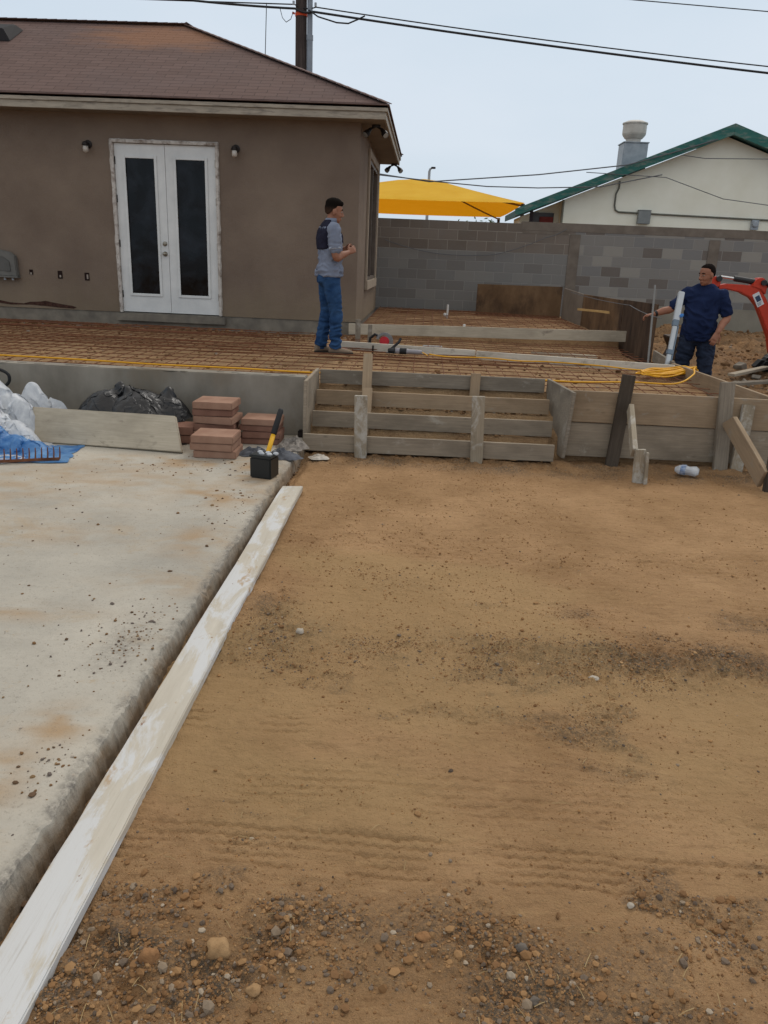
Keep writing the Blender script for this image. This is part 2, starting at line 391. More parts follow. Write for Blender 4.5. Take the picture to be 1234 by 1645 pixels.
def m_block():
    m, nt, b = base('concrete_block', 0.95, 0.15); p = objco(nt)
    s = N(nt, 'ShaderNodeSeparateXYZ'); nt.links.new(p, s.inputs[0])
    c = N(nt, 'ShaderNodeCombineXYZ'); nt.links.new(s.outputs[0], c.inputs[0]); nt.links.new(s.outputs[2], c.inputs[1])
    br = N(nt, 'ShaderNodeTexBrick'); br.offset = 0.5
    br.inputs['Scale'].default_value = 1; br.inputs['Brick Width'].default_value = 0.40; br.inputs['Row Height'].default_value = 0.2
    br.inputs['Mortar Size'].default_value = 0.007; br.inputs['Mortar Smooth'].default_value = 0.4; br.inputs['Bias'].default_value = -0.1
    br.inputs['Color1'].default_value = lin(98,90,84); br.inputs['Color2'].default_value = lin(150,148,146); br.inputs['Mortar'].default_value = lin(122,118,112)
    nt.links.new(c.outputs[0], br.inputs['Vector'])
    col = br.outputs['Color']
    # a few blocks from other batches: whole-cell colour steps
    wn = N(nt, 'ShaderNodeTexWhiteNoise', noise_dimensions='2D')
    row = math_(nt, 'FLOOR', math_(nt, 'DIVIDE', s.outputs[2], 0.2))
    colx = math_(nt, 'FLOOR', math_(nt, 'ADD', math_(nt, 'DIVIDE', s.outputs[0], 0.4), math_(nt, 'MULTIPLY', math_(nt, 'SUBTRACT', 1.0, math_(nt, 'FLOORED_MODULO', row, 2.0)), 0.5)))
    cc = N(nt, 'ShaderNodeCombineXYZ'); nt.links.new(colx, cc.inputs[0]); nt.links.new(row, cc.inputs[1]); nt.links.new(cc.outputs[0], wn.inputs['Vector'])
    # upper courses west of the first pier are browner
    up_ = ramp(nt, math_(nt, 'SUBTRACT', s.outputs[2], math_(nt, 'MULTIPLY', s.outputs[0], 0.02)), [(0.0, ST), (1.0, WH)])
    body = mix(nt, 0.72, col, lin(116,116,120))
    pal = ramp(nt, wn.outputs['Value'], [(0.0, lin(112,103,96)), (0.18, lin(136,132,127)), (0.55, lin(128,126,124)), (0.82, lin(152,147,139)), (1.0, lin(164,158,149))], 'CONSTANT')
    mortar = br.outputs['Fac']
    east = ramp(nt, math_(nt, 'SUBTRACT', s.outputs[0], 3.0), [(0.0, (0.22, 0.22, 0.22, 1)), (0.05, WH)])
    fresh = mix(nt, math_(nt, 'ADD', math_(nt, 'MULTIPLY', east, 0.7), 0.15), lin(126,124,121), pal)
    brown = ramp(nt, wn.outputs['Value'], [(0, lin(112,102,93)), (1, lin(128,118,109))])
    topz = ramp(nt, s.outputs[2], [(0.0, ST), (1.795/2, ST), (1.8/2, WH)])
    topm = math_(nt, 'GREATER_THAN', s.outputs[2], 1.8)
    west = math_(nt, 'LESS_THAN', s.outputs[0], 3.0)
    fresh = mix(nt, math_(nt, 'MULTIPLY', topm, west), fresh, brown)
    mcol = mix(nt, math_(nt, 'MULTIPLY', topm, west), lin(146,143,138), lin(150,142,132))
    col = mix(nt, mortar, fresh, mcol)
    sm = ntex(nt, mapping(nt, p, (1, 1, 1)), 1.5, 7, 0.65)
    col = mix(nt, math_(nt, 'MULTIPLY', ramp(nt, sm, [(0.5, ST), (0.68, WH)]), 0.32), col, lin(126,124,121))
    nt.links.new(col, b.inputs['Base Color'])
    bump(nt, b, math_(nt, 'ADD', math_(nt, 'MULTIPLY', mortar, -0.7), math_(nt, 'MULTIPLY', ntex(nt, p, 50, 4, 0.7), 0.6)), 0.5, 0.012)
    return m
BLOCK = m_block()
PIER = mottled('pier_concrete', lin(108,99,90), lin(128,118,108), 4, 0.92, 0.15, 0.3, 0.006, 40)
FASCIA = mottled('painted_trim', lin(150,140,126), lin(172,162,147), 3, 0.7, 0.3, 0.1, 0.002, 60, lin(120,112,104), 5, (1, 6, 6))
SOFFIT = mottled('soffit_paint', lin(122,112,104), lin(134,124,115), 3, 0.8, 0.2, 0.1, 0.002)
DOORW = mottled('door_paint', lin(206,207,206), lin(222,222,220), 4, 0.45, 0.4, 0.05, 0.001, 80)
CAULK = mottled('raw_jamb', lin(182,174,166), lin(206,200,193), 9, 0.85, 0.2, 0.5, 0.006, 40, lin(120,104,92), 9)
GLASS, _nt, _b = base('dark_glass', 0.07, 0.22)
_c = ramp(_nt, ntex(_nt, objco(_nt), 2.2, 5, 0.6, 0.8), [(0.45, lin(6,7,11)), (0.72, lin(34,37,44))]); _nt.links.new(_c, _b.inputs['Base Color'])  # paler blotches painted into the glass colour as faint reflections
_r = ramp(_nt, ntex(_nt, objco(_nt), 3.0, 5, 0.6), [(0.4, (0.05,)*3+(1,)), (0.7, (0.35,)*3+(1,))]); _nt.links.new(_r, _b.inputs['Roughness'])
METAL = plain('dark_bronze_metal', lin(46,40,38), 0.5, 0.5, 0.6)
VENTM = plain('dark_vent_plastic', lin(40,38,40), 0.7, 0.2)
BRASS = plain('satin_nickel', lin(150,142,130), 0.35, 0.5, 0.9)
WHITEP = plain('white_plastic', lin(225,225,222), 0.5, 0.4)
GREYM = mottled('galvanised_metal', lin(142,150,158), lin(168,174,180), 6, 0.5, 0.4, 0.05, 0.002)
PVCG = mottled('grey_conduit', lin(120,128,138), lin(146,154,163), 3, 0.6, 0.35, 0.05, 0.002)
PALEM = mottled('weathered_fan_metal', lin(176,172,164), lin(206,202,194), 4, 0.6, 0.3, 0.05, 0.002)
CREAM = mottled('cream_paint', lin(236,232,214), lin(246,243,228), 1.2, 0.8, 0.2, 0.15, 0.004, 30)
TEAL = mottled('teal_paint', lin(34,92,86), lin(58,116,106), 2.2, 0.6, 0.3, 0.05, 0.002, 60, lin(120,128,120), 3.5, (1, 1, 3))
TEALROOF = mottled('teal_roof', lin(44,84,88), lin(66,104,106), 2.5, 0.7, 0.3, 0.1, 0.004)
UTIL = mottled('grey_box', lin(120,124,124), lin(140,143,142), 5, 0.5, 0.35, 0.03, 0.001)
GREYW = plain('grey_cable', lin(96,98,102), 0.6, 0.3)
BLACKW = plain('black_cable', lin(44,45,48), 0.6, 0.3)
POLEW = mottled('creosote_pole', lin(58,50,48), lin(84,74,70), 5, 0.9, 0.15, 0.5, 0.01, 30, None, 2, (6, 6, 0.5))
ORANGE = plain('orange_strap', lin(226,84,40), 0.6, 0.3)
FENCEW = wood('grey_form_wood', lin(118,109,97), lin(150,140,126), lin(160,154,144), 0.64)
FORMW = wood('form_plank', lin(144,124,101), lin(168,147,122), lin(150,142,130), 0.64)
STEPW = wood('step_plank', lin(132,120,105), lin(162,149,131), lin(168,160,147), 0.65)
PALEW = wood('cement_splashed_wood', lin(140,128,110), lin(168,156,137), lin(182,177,168), 0.54)
def m_white():
    m, nt, b = base('whitewashed_board', 0.85, 0.2); co = objco(nt)
    col = ramp(nt, ntex(nt, mapping(nt, co, (1, 9, 9)), 2.2, 7, .65), [(.3, lin(178,170,156)), (.7, lin(196,189,176))])
    wsh = ntex(nt, mapping(nt, co, (1, 3, 3), (2, 5, 1)), 2.6, 8, .7, .5)
    col = mix(nt, ramp(nt, wsh, [(.47, ST), (.55, (.85,)*3+(1,))]), col, lin(200,201,202))
    tn = ntex(nt, mapping(nt, co, (1.3, 2, 2), (8, 1, 3)), 3.4, 7, .7, .4)
    col = mix(nt, ramp(nt, tn, [(.60, ST), (.66, (.75,)*3+(1,))]), col, lin(168,140,104))
    gr_ = ntex(nt, mapping(nt, co, (1.5, 40, 40)), 3, 6, .7)
    col = mix(nt, math_(nt, 'MULTIPLY', ramp(nt, gr_, [(.56, ST), (.7, WH)]), .35), col, lin(150,140,124))
    sp_ = ntex(nt, mapping(nt, co, (1, 1.6, 1), (3, 3, 3)), 16, 4, .6)
    col = mix(nt, ramp(nt, sp_, [(.70, ST), (.73, (.8,)*3+(1,))]), col, lin(128,92,66))
    nt.links.new(col, b.inputs['Base Color']); bump(nt, b, math_(nt, 'ADD', gr_, math_(nt, 'MULTIPLY', wsh, .6)), .3, .003); return m
WHITEW = m_white()
DARKW = wood('dark_wet_wood', lin(66,58,50), lin(92,82,72), lin(100,92,80), 0.7)
YELW = wood('fresh_pine', lin(190,154,98), lin(216,184,130), None, 0.6)
PALEGREY = wood('pale_deck_board', lin(168,157,139), lin(192,181,162), lin(140,130,116), 0.64)
PALEDECK = wood('pale_screed_timber', lin(190,182,168), lin(214,207,194), lin(150,144,132), 0.62)
PLY = mottled('stained_plywood', lin(96,74,54), lin(130,104,78), 3, 0.85, 0.2, 0.25, 0.004, 50, lin(70,54,44), 2.2, (1, 1, 0.6))
PLYD = mottled('dark_plywood', lin(70,56,46), lin(100,80,64), 2.4, 0.85, 0.2, 0.25, 0.004, 50, lin(56,44,38), 2.0, (2, 2, 0.4))
PLYG = mottled('grey_plywood', lin(122,112,102), lin(140,130,119), 3, 0.85, 0.2, 0.15, 0.003)
RUST = mottled('rusty_rebar', lin(92,60,45), lin(128,84,60), 20, 0.9, 0.2, 0.2, 0.001, 80)
PAVER = mottled('terracotta_paver', lin(138,105,88), lin(160,127,108), 5, 0.9, 0.15, 0.3, 0.003, 90, lin(160,130,112), 4)
BRICKR = mottled('red_paver', lin(118,85,72), lin(138,103,88), 6, 0.9, 0.15, 0.3, 0.003, 90)
BLACKP, _nt, _b = base('black_plastic_sheet', 0.32, 0.45); _b.inputs['Base Color'].default_value = lin(24,24,27)
bump(_nt, _b, ntex(_nt, objco(_nt), 9, 5, 0.55, 1.0), 0.5, 0.03)
def m_sheet(name, c0, c1, trans=0.35):
    m, nt, b = base(name, 0.3, 0.45); p = objco(nt)
    col = ramp(nt, ntex(nt, p, 7, 5, 0.6, 1.0), [(0.35, c0), (0.65, c1)]); nt.links.new(col, b.inputs['Base Color'])
    bump(nt, b, ntex(nt, p, 22, 5, 0.65, 0.8), 0.5, 0.02)
    tl = N(nt, 'ShaderNodeBsdfTranslucent'); nt.links.new(col, tl.inputs[0])
    ms = N(nt, 'ShaderNodeMixShader'); ms.inputs[0].default_value = trans
    o = nt.nodes['Material Output']; nt.links.new(b.outputs[0], ms.inputs[1]); nt.links.new(tl.outputs[0], ms.inputs[2]); nt.links.new(ms.outputs[0], o.inputs['Surface'])
    return m
SHEETW = m_sheet('clear_white_plastic', lin(204,208,214), lin(240,242,245))
SHEETB = m_sheet('blue_plastic', lin(40,112,184), lin(120,172,222))
def m_canopy():
    m, nt, b = base('yellow_shade_cloth', 0.8, 0.15)
    col = ramp(nt, ntex(nt, objco(nt), 1.5, 5), [(0.3, lin(240,190,48)), (0.7, lin(250,206,66))]); nt.links.new(col, b.inputs['Base Color'])
    tl = N(nt, 'ShaderNodeBsdfTranslucent'); tl.inputs[0].default_value = lin(238,158,16)
    ms = N(nt, 'ShaderNodeMixShader'); ms.inputs[0].default_value = 0.38
    o = nt.nodes['Material Output']; nt.links.new(b.outputs[0], ms.inputs[1]); nt.links.new(tl.outputs[0], ms.inputs[2]); nt.links.new(ms.outputs[0], o.inputs['Surface'])
    return m
CANOPY = m_canopy()
CORDY = plain('yellow_cord', lin(224,164,26), 0.55, 0.35)
REDP = plain('red_machine_paint', lin(200,62,38), 0.5, 0.35, 0, .2)
MACHD = plain('machine_dark', lin(40,40,42), 0.5, 0.4)
CHROME = plain('chrome_rod', lin(205,205,205), 0.25, 0.5, 1.0)
LABELW = plain('label_white', lin(216,220,222), 0.5, 0.4)
LABELB = plain('label_ink', lin(44,66,96), 0.5, 0.4)
BUCKET = mottled('worn_steel', lin(62,48,40), lin(92,76,62), 8, 0.7, 0.3, 0.2, 0.004)
SKIN = mottled('skin', lin(136,92,72), lin(152,106,84), 12, 0.6, 0.3, 0.05, 0.001)
SKIN2 = mottled('tanned_skin', lin(138,93,73), lin(156,108,86), 12, 0.6, 0.3, 0.05, 0.001)
HAIR = plain('black_hair', lin(24,20,18), 0.95, 0.04, 0, 0.4)
def m_fade():
    m, nt, b = base('faded_black_hair', 0.95, 0.04); p = objco(nt); s = N(nt, 'ShaderNodeSeparateXYZ'); nt.links.new(p, s.inputs[0])
    z = math_(nt, 'ADD', s.outputs[2], math_(nt, 'MULTIPLY', math_(nt, 'SUBTRACT', ntex(nt, p, 120, 3), .5), .05))
    mr = N(nt, 'ShaderNodeMapRange'); mr.inputs[1].default_value = 1.475; mr.inputs[2].default_value = 1.575; nt.links.new(z, mr.inputs[0])
    nt.links.new(mix(nt, mr.outputs[0], lin(88,66,54), lin(24,20,18)), b.inputs['Base Color']); return m   # clipped short at the nape and temples
HAIRF = m_fade()
HAIRS = plain('cropped_hair', lin(34,28,26), 0.95, 0.04, 0, 0.4)
EYE = plain('eye_white', lin(150,140,132), 0.4, 0.4); IRIS = plain('eye_dark', lin(30,20,16), 0.3, 0.5)
def m_cloth(name, c0, c1, wave=0.0, sc=5):
    m, nt, b = base(name, 0.92, 0.12); p = objco(nt)
    col = ramp(nt, ntex(nt, p, sc, 6, 0.6), [(0.34, c0), (0.66, c1)])
    nt.links.new(col, b.inputs['Base Color'])
    bump(nt, b, ntex(nt, p, 24, 4, 0.6, 0.6), 0.4, 0.01); return m
POLO = m_cloth('grey_blue_knit', lin(112,119,136), lin(128,135,152))
NAVY = m_cloth('navy_cotton', lin(24,34,62), lin(34,46,78))
DARKC = m_cloth('dark_navy_cloth', lin(30,30,44), lin(42,42,58))
JEANS = m_cloth('blue_denim', lin(30,56,92), lin(54,84,122), sc=7)
DJEAN = m_cloth('dark_denim', lin(28,34,48), lin(48,56,74), sc=7)
SUEDE = m_cloth('beige_suede', lin(112,98,85), lin(138,122,106))
SOLE = plain('dark_sole', lin(52,46,42), 0.8, 0.2)
GLOVE = m_cloth('grey_glove_fabric', lin(74,76,82), lin(104,106,112), sc=18)
HAMY = plain('yellow_grip', lin(226,170,24), 0.5, 0.4); RUBB = plain('black_rubber', lin(32,32,34), 0.6, 0.3)
STEEL = plain('tool_steel', lin(150,150,152), 0.4, 0.5, 0.7)
LEVELM = plain('aluminium_tool', lin(190,194,197), 0.4, 0.5, 0.3); LEVELB = plain('blue_tool_grip', lin(66,130,200), 0.5, 0.4); LEVELG = plain('grey_tool_joint', lin(110,126,142), 0.5, 0.4)
REDT = plain('red_tool_body', lin(196,46,58), 0.45, 0.4)
LEAF = mottled('leaf', lin(58,78,44), lin(88,104,62), 9, 0.7, 0.2, 0)
BARK = mottled('bark', lin(70,58,48), lin(96,82,68), 9, 0.9, 0.1, 0.3, 0.01)

# ------------------------------------------------------------------ the setting: ground
def gravel_mask(x, y):
    """0..1: how much loose stone lies at a place"""
    strip = np.exp(-((y-3.0-0.10*vnoise(x*1.3, x*0, 31)-0.05*(x-1))/0.17)**2)*(0.55+1.0*(fbm(x*1.6, y*2.4, 33)+0.45))
    near = smooth01(1.70, 1.40, y+0.25*fbm(x*1.9, y*1.9, 35))*np.clip(.45+1.3*fbm(x*3.1, y*3.1, 36), .12, 1)
    pat = smooth01(0.26, 0.46, fbm(x*2.6+4, y*5.2, 37))*smooth01(4.4, 2.9, y)*0.55
    side = np.exp(-((x+0.63)/0.10)**2)*smooth01(0.0, 0.4, fbm(x*2, y*2.1, 39)+0.1)*smooth01(4.9, 4.0, y)*0.8
    back = smooth01(5.85, 6.2, y)*smooth01(7.2, 6.6, y)*0.55
    return np.clip(strip+near+pat+side+back, 0, 1)
def tread(x, y, y0, half, d, per, amp, slope, fade=1.0):
    """zig-zag lugs of a tyre pressed into the dirt along X"""
    yc = y-(y0+slope*x); inside = smooth01(half, half*0.8, np.abs(yc))
    tri = np.abs(((x/per) % 1)*2-1)-0.5
    q = np.abs(((yc/d+tri*0.30+0.10*vnoise(x*14, y*9, 3)) % 1)-0.5)*2
    brk = smooth01(-.32, .02, vnoise(x*5, y*11, 57))
    return inside*fade*(amp*(0.35-smooth01(0.58, 0.86, q)*brk)-0.003)+fade*0.006*np.exp(-((np.abs(yc)-half*1.05)/0.02)**2)
def ground_h(x, y):
    h = 0.030*fbm(x*0.55, y*0.7, 1, 3)+0.012*fbm(x*2.3, y*4.2, 5, 4)
    g = gravel_mask(x, y)
    h += 0.005*fbm(x*13, y*24, 7, 3, 0.7)+(0.007+0.030*g)*fbm(x*9, y*9, 9, 4, 0.66)+(0.002+0.013*g)*fbm(x*34, y*34, 13, 3, 0.6)
    h += 0.030*np.exp(-((y-3.0)/0.16)**2)*(0.4+fbm(x*1.6, y*2.4, 33)) + 0.012*smooth01(1.7, 1.3, y)
    f = smooth01(-0.25, 0.2, fbm(x*0.9, y*1.4, 41))
    h += tread(x, y, 1.76, 0.095, 0.036, 0.040, 0.0095, -0.012, 0.7+0.3*f)
    h += tread(x, y, 2.04, 0.13, 0.042, 0.050, 0.009, 0.02, (0.3+0.7*f)*smooth01(1.4, 0.3, x))
    h += tread(x, y, 2.36, 0.09, 0.046, 0.055, 0.008, -0.01, .8-.6*f)
    h += tread(x, y, 3.55, 0.16, 0.05, 0.07, 0.012, 0.02, 0.3+.7*f)+tread(x, y, 4.25, 0.2, 0.06, 0.08, 0.012, 0.0, 1-.6*f)
    # spoil heap behind the worker
    mound = smooth01(3.3, 4.4, x)*smooth01(11.2, 14.0, y)*smooth01(17.2, 16.6, y)
    h += mound*(0.36+0.26*fbm(x*0.9, y*0.9, 21, 4)+0.12*fbm(x*4, y*4, 23, 4, 0.6))
    r2 = smooth01(3.1, 3.8, x)*smooth01(8.6, 10.2, y)*smooth01(17.2, 16.6, y)
    h += r2*(0.10*fbm(x*2.2, y*2.2, 25, 4, 0.6)+0.03)
    # dug-out strip along the slab edge, and soil below the slab and the patio
    h -= 0.028*smooth01(-0.86, -0.92, x)*smooth01(7, 6, y)
    h = np.where((x < -1.02) & (y < 6.7), -0.06, h)
    h = np.where((y > 6.75) & (y < 17.4) & (x < 2.6), np.minimum(h, -0.02), h)
    return h
def axis(segs):
    o = []
    for a, b_, s in segs: o += list(np.arange(a, b_, s))
    o.append(segs[-1][1]); return np.array(o)
gx = axis([(-900,-100,100), (-100,-12,8), (-12,-1.1,0.6), (-1.1,-0.98,0.03), (-0.98,2.1,0.0085), (2.1,3.6,0.02), (3.6,7.6,0.05), (7.6,14,0.5), (14,100,8), (100,900,100)])
gy = [-60, -20, -8, -3, -1, 0, 0.5, 0.8, 0.95]
y = 1.0
while y < 7.0: gy.append(y); y += 0.0042 if 1.6 < y < 2.6 else max(0.0045, 0.0040*y)
gy += list(np.arange(7.0, 11, 0.12))+list(np.arange(11, 17.6, 0.06))+[18, 20, 24, 30, 45, 70, 120, 250, 500, 1200]
gy = np.array(gy); X, Y = np.meshgrid(gx, gy); Z = ground_h(X, Y)
far = (np.abs(X) > 14) | (Y > 17.5) | (Y < 0.6); Z = np.where(far, np.minimum(Z, 0.0)*0-0.02, Z)
Z = np.where((X < -1.02) & (Y < 6.7), -0.06, Z)
g_ob = np_mesh('ground', np.stack([X, Y, Z], -1).reshape(-1, 3), grid_faces(len(gx), len(gy)), DIRT); tag(g_ob, kind='structure')
att = g_ob.data.color_attributes.new('soil', 'FLOAT_COLOR', 'POINT')
G = np.clip(gravel_mask(X, Y)+np.where((X > 3)&(Y > 8), .55, 0), 0, 1)
damp = np.clip(np.exp(-((Y-2.98)/0.26)**2)*0.8+smooth01(1.75, 1.35, Y)*0.6+smooth01(5.2, 6.3, Y)*0.6+np.exp(-((X+0.6)/0.16)**2)*0.55, 0, 1)*(0.65+0.8*fbm(X*1.7, Y*2.6, 51))
damp = np.clip(damp+np.where((X > 3)&(Y > 8), 0.75, 0), 0, 1)
pale = np.clip(smooth01(0.02, 0.35, fbm(X*0.7+3, Y*1.1, 53))*smooth01(1.6, 2.0, Y)*smooth01(5.4, 4.6, Y), 0, 1)
cl = np.stack([damp, np.clip(G*(0.85+1.6*fbm(X*5, Y*7, 55)), 0, 1), pale, np.ones_like(X)], -1).reshape(-1).astype(np.float32)
att.data.foreach_set('color', cl)

# driveway slab: a sheet with a broken edge on the right
sy = np.concatenate([np.arange(-3, 0.9, 0.3), np.arange(0.9, 3.2, 0.012), np.arange(3.2, 6.585, 0.03), [6.59]])
prof_x = np.concatenate([[-12, -9, -6, -4.5, -3.8], np.arange(-3.4, -1.12, .05), np.arange(-1.12, -1.0, .012), [-.997, -.991, -.986, -.980, -.974]])
prof_z = np.array([.09]*(len(prof_x)-5)+[.0895, .085, .062, .02, -.07])
PX, SY = np.meshgrid(prof_x, sy); PZ = np.repeat(prof_z[None, :], len(sy), 0)
edge = smooth01(-1.2, -0.99, PX); lip = smooth01(-1.04, -0.995, PX)
ch = 0.012*fbm(SY*2.2, PX*0+1, 61, 3)+0.012*fbm(SY*22, PX*0+3, 63, 3)
chip = np.clip(fbm(SY*6, PX*9, 65, 4, .65)-0.02, 0, 1)
PX = PX+edge*(ch*0.7+0.030)-lip*.010*np.clip(fbm(SY*30, PZ*60, 68, 3), 0, 1)
PZ = PZ-lip*chip*0.045*(PZ > .05)+0.0035*fbm(PX*1.2, SY*1.2, 67, 3)*(1-edge)+lip*.006*fbm(PX*60, SY*60, 69, 2)
dr = np_mesh('driveway', np.stack([PX, SY, PZ], -1).reshape(-1, 3), grid_faces(len(prof_x), len(sy)), DRIVE); tag(dr, kind='structure')
ncol = len(prof_x)-1
for p_ in dr.data.polygons:
    if p_.index % ncol >= ncol-5: p_.use_smooth = False
sm_ = np.zeros_like(PX); nzz = fbm(PX*5, SY*9, 81, 4, .65)
for bx, by, rx_, ry_, k_ in ((-1.14,2.16,.10,.10,1.1),(-1.22,1.88,.14,.14,.9),(-1.20,3.3,.22,.10,.9),(-1.75,2.95,.35,.08,.7),(-1.25,4.75,.28,.22,1.1),(-1.15,3.9,.18,.25,.8),(-2.6,4.6,.8,.5,.5),(-1.7,5.5,.8,.18,.9),(-2.2,5.0,.9,.5,.5),(-1.15,5.35,.22,.4,1.0),(-1.9,3.9,.4,.15,.5),(-1.3,1.45,.25,.15,.7),(-2.9,3.6,.5,.4,.45)):
    sm_ = np.maximum(sm_, k_*np.exp(-((PX-bx)/rx_)**2-((SY-by)/ry_)**2)*np.clip(.62+1.5*nzz, 0, 1.3))
face = smooth01(.075, .045, PZ)*edge
gry = np.clip(lip*(.55+1.2*fbm(PX*20, SY*20, 83, 3))*(1-face), 0, 1)+.6*np.exp(-((PX+1.12)/.09)**2-((SY-2.72)/.2)**2)
att = dr.data.color_attributes.new('soil', 'FLOAT_COLOR', 'POINT')
att.data.foreach_set('color', np.stack([np.clip(sm_, 0, 1), np.clip(gry, 0, 1), face, np.ones_like(PX)], -1).reshape(-1).astype(np.float32))

# soil inside the patio forms (lower bed, and a raised bed beside the house)
def fill_h(x, y):
    h = 0.472+0.018*fbm(x*0.9, y*1.1, 71, 3)+0.014*fbm(x*5, y*6, 73, 4, 0.6)+0.006*fbm(x*22, y*24, 75, 3)
    h = np.where((y > 11.52) & (x > -0.97), h+0.105, h)
    h -= 0.05*smooth01(9.5, 9.9, y)*smooth01(11.5, 11.2, y)*smooth01(-0.9, -0.5, x)
    h -= 0.12*np.exp(-((x-2.6)/0.35)**2-((y-7.3)/0.5)**2)
    st = (x > -0.95) & (x < np.where(y < 6.62, 1.16, 1.185+(7.18-y)*0.11)) & (y < 7.13)
    zs = np.where(y < 6.64, 0.02, np.where(y < 6.88, 0.17, 0.31))+0.05*smooth01(0, 1, ((y-6.39) % 0.245)/0.245)+0.03*fbm(x*5, y*7, 77, 3)
    return np.where(st, np.minimum(zs, h), h)
fx = axis([(-12,-5,0.3), (-5,-1.0,0.06), (-1.0,-0.94,0.02), (-0.94,1.2,0.03), (1.2,1.3,0.015), (1.3,2.82,0.04)]); fy = axis([(6.43,7.2,0.03), (7.2,11.4,0.05), (11.4,11.6,0.02), (11.6,17.0,0.08)])
X, Y = np.meshgrid(fx, fy); Z = fill_h(X, Y)
Z = np.where((Y < 6.66) & ((X < -0.95) | (X > 1.15)), -0.05, Z)
fo = np_mesh('fill_soil', np.stack([X, Y, Z], -1).reshape(-1, 3), grid_faces(len(fx), len(fy)), FILL); tag(fo, kind='structure')
# ------------------------------------------------------------------ the house
HY = 11.6; HX = -1.0
house = thing('house', 'brown stucco house with a hipped shingle roof and white double glass doors', 'house', (-4, HY, 0.45))
wm = MB()
DX0, DX1, DZ0, DZ1 = -4.49, -2.97, 0.68, 3.01
def wall_front(x0, x1, z0, z1): wm.box((x0, HY, z0), (x1, HY+0.22, z1))
wm.add(*(lambda xs, zs: ([V((x, HY, z)) for z in zs for x in xs], [(a+4*b, a+1+4*b, a+5+4*b, a+4+4*b) for b in range(2) for a in range(3) if not (b == 0 and a == 1)]))((-13, DX0, DX1, HX), (DZ0, DZ1, 3.38)))
# reveal of the door opening
wm.add([(DX0,HY,DZ0),(DX0,HY+.2,DZ0),(DX0,HY+.2,DZ1),(DX0,HY,DZ1)], [(0,1,2,3)])
wm.add([(DX1,HY,DZ0),(DX1,HY,DZ1),(DX1,HY+.2,DZ1),(DX1,HY+.2,DZ0)], [(0,1,2,3)])
wm.add([(DX0,HY,DZ1),(DX0,HY+.2,DZ1),(DX1,HY+.2,DZ1),(DX1,HY,DZ1)], [(0,1,2,3)])
# east side with the window opening
WY0, WY1, WZ0, WZ1 = 13.2, 15.3, 1.22, 3.08
ys, zs = (HY, WY0, WY1, 16.15), (0.62, WZ0, WZ1, 3.38)
wm.add([(HX, y_, z_) for z_ in zs for y_ in ys], [(a+4*b_, a+1+4*b_, a+5+4*b_, a+4+4*b_) for b_ in range(3) for a in range(3) if not (a == 1 and b_ == 1)])
for q in ([(HX,WY0,WZ0),(HX-.15,WY0,WZ0),(HX-.15,WY0,WZ1),(HX,WY0,WZ1)], [(HX,WY1,WZ0),(HX,WY1,WZ1),(HX-.15,WY1,WZ1),(HX-.15,WY1,WZ0)], [(HX,WY0,WZ0),(HX,WY1,WZ0),(HX-.15,WY1,WZ0),(HX-.15,WY0,WZ0)], [(HX,WY0,WZ1),(HX-.15,WY0,WZ1),(HX-.15,WY1,WZ1),(HX,WY1,WZ1)]): wm.add(q, [(0,1,2,3)])
wm.add([(HX,16.15,0.62),(-13,16.15,0.62),(-13,16.15,3.38),(HX,16.15,3.38)], [(0,1,2,3)])
wm.add([(-13,HY,DZ0),(-13,16.15,0.62),(-13,16.15,3.38),(-13,HY,3.38)], [(0,1,2,3)])
wm.build('wall', STUCCO, house)
fm = MB(); fm.box((-13, HY+0.012, 0.2), (HX-0.012, 16.1, 0.679)); fm.box((DX0-0.05, HY-0.05, 0.56), (DX1+0.05, HY+0.010, 0.665)); fm.build('foundation', FOUND, house, 0.006)
# broken stucco low on the west part
bk = MB(); top = [(-6.6,.80),(-6.33,.775),(-6.15,.745),(-5.95,.74),(-5.85,.765),(-5.70,.775),(-5.62,.79),(-5.5,.77),(-5.36,.75),(-5.22,.735),(-5.15,.715)]
bot = [(-5.2,.695),(-5.4,.70),(-5.62,.715),(-5.85,.725),(-6.15,.715),(-6.35,.735),(-6.6,.755)]
bk.prism([(x, HY-0.004, z) for x, z in top+bot], (0, 0.003, 0)); bk.build('broken_stucco', mottled('bare_lath', lin(50,34,30), lin(84,60,52), 18, 0.95, 0.1, 0.6, 0.01), house)
# roof
EX, EY, EY2, EZ = -0.62, 11.2, 16.5, 3.50
RX, RY, RZ = -4.0, 13.85, 4.96
roof_me = bpy.data.meshes.new('roof')
rv = [(-14,EY,EZ),(EX,EY,EZ),(RX,RY,RZ),(-14,RY,RZ),(EX,EY2,EZ),(-14,EY2,EZ)]
rv2 = [(x, y_, z_-0.05) for x, y_, z_ in rv]
W0 = W[house].inverted()
roof_me.from_pydata([W0 @ V(p) for p in rv+rv2], [], [(0,1,2,3),(1,4,2),(4,5,3,2),(9,8,7,6),(8,10,7),(8,9,11,10),(0,6,7,1),(1,7,10,4),(4,10,11,5)])
uvl = roof_me.uv_layers.new(name='UVMap')
for p in roof_me.polygons:
    for li in p.loop_indices:
        c = W[house] @ roof_me.vertices[roof_me.loops[li].vertex_index].co
        if p.index == 1: uvl.data[li].uv = (c.y, (EX-c.x)*1.088)
        else: uvl.data[li].uv = (c.x, (c.y-EY)*1.14)
roof_me.materials.append(SHINGLE)
roof = link(bpy.data.objects.new('roof', roof_me), house, W[house])
cap = MB()
def capline(a, b_, w=0.15):
    a, b_ = V(a), V(b_); n = int((b_-a).length/0.16); d = (b_-a)/n
    for i in range(n):
        p = a+d*i; q = a+d*(i+1.25); cap.bar(p+V((0,0,.008)), q+V((0,0,.014)), w, 0.010)
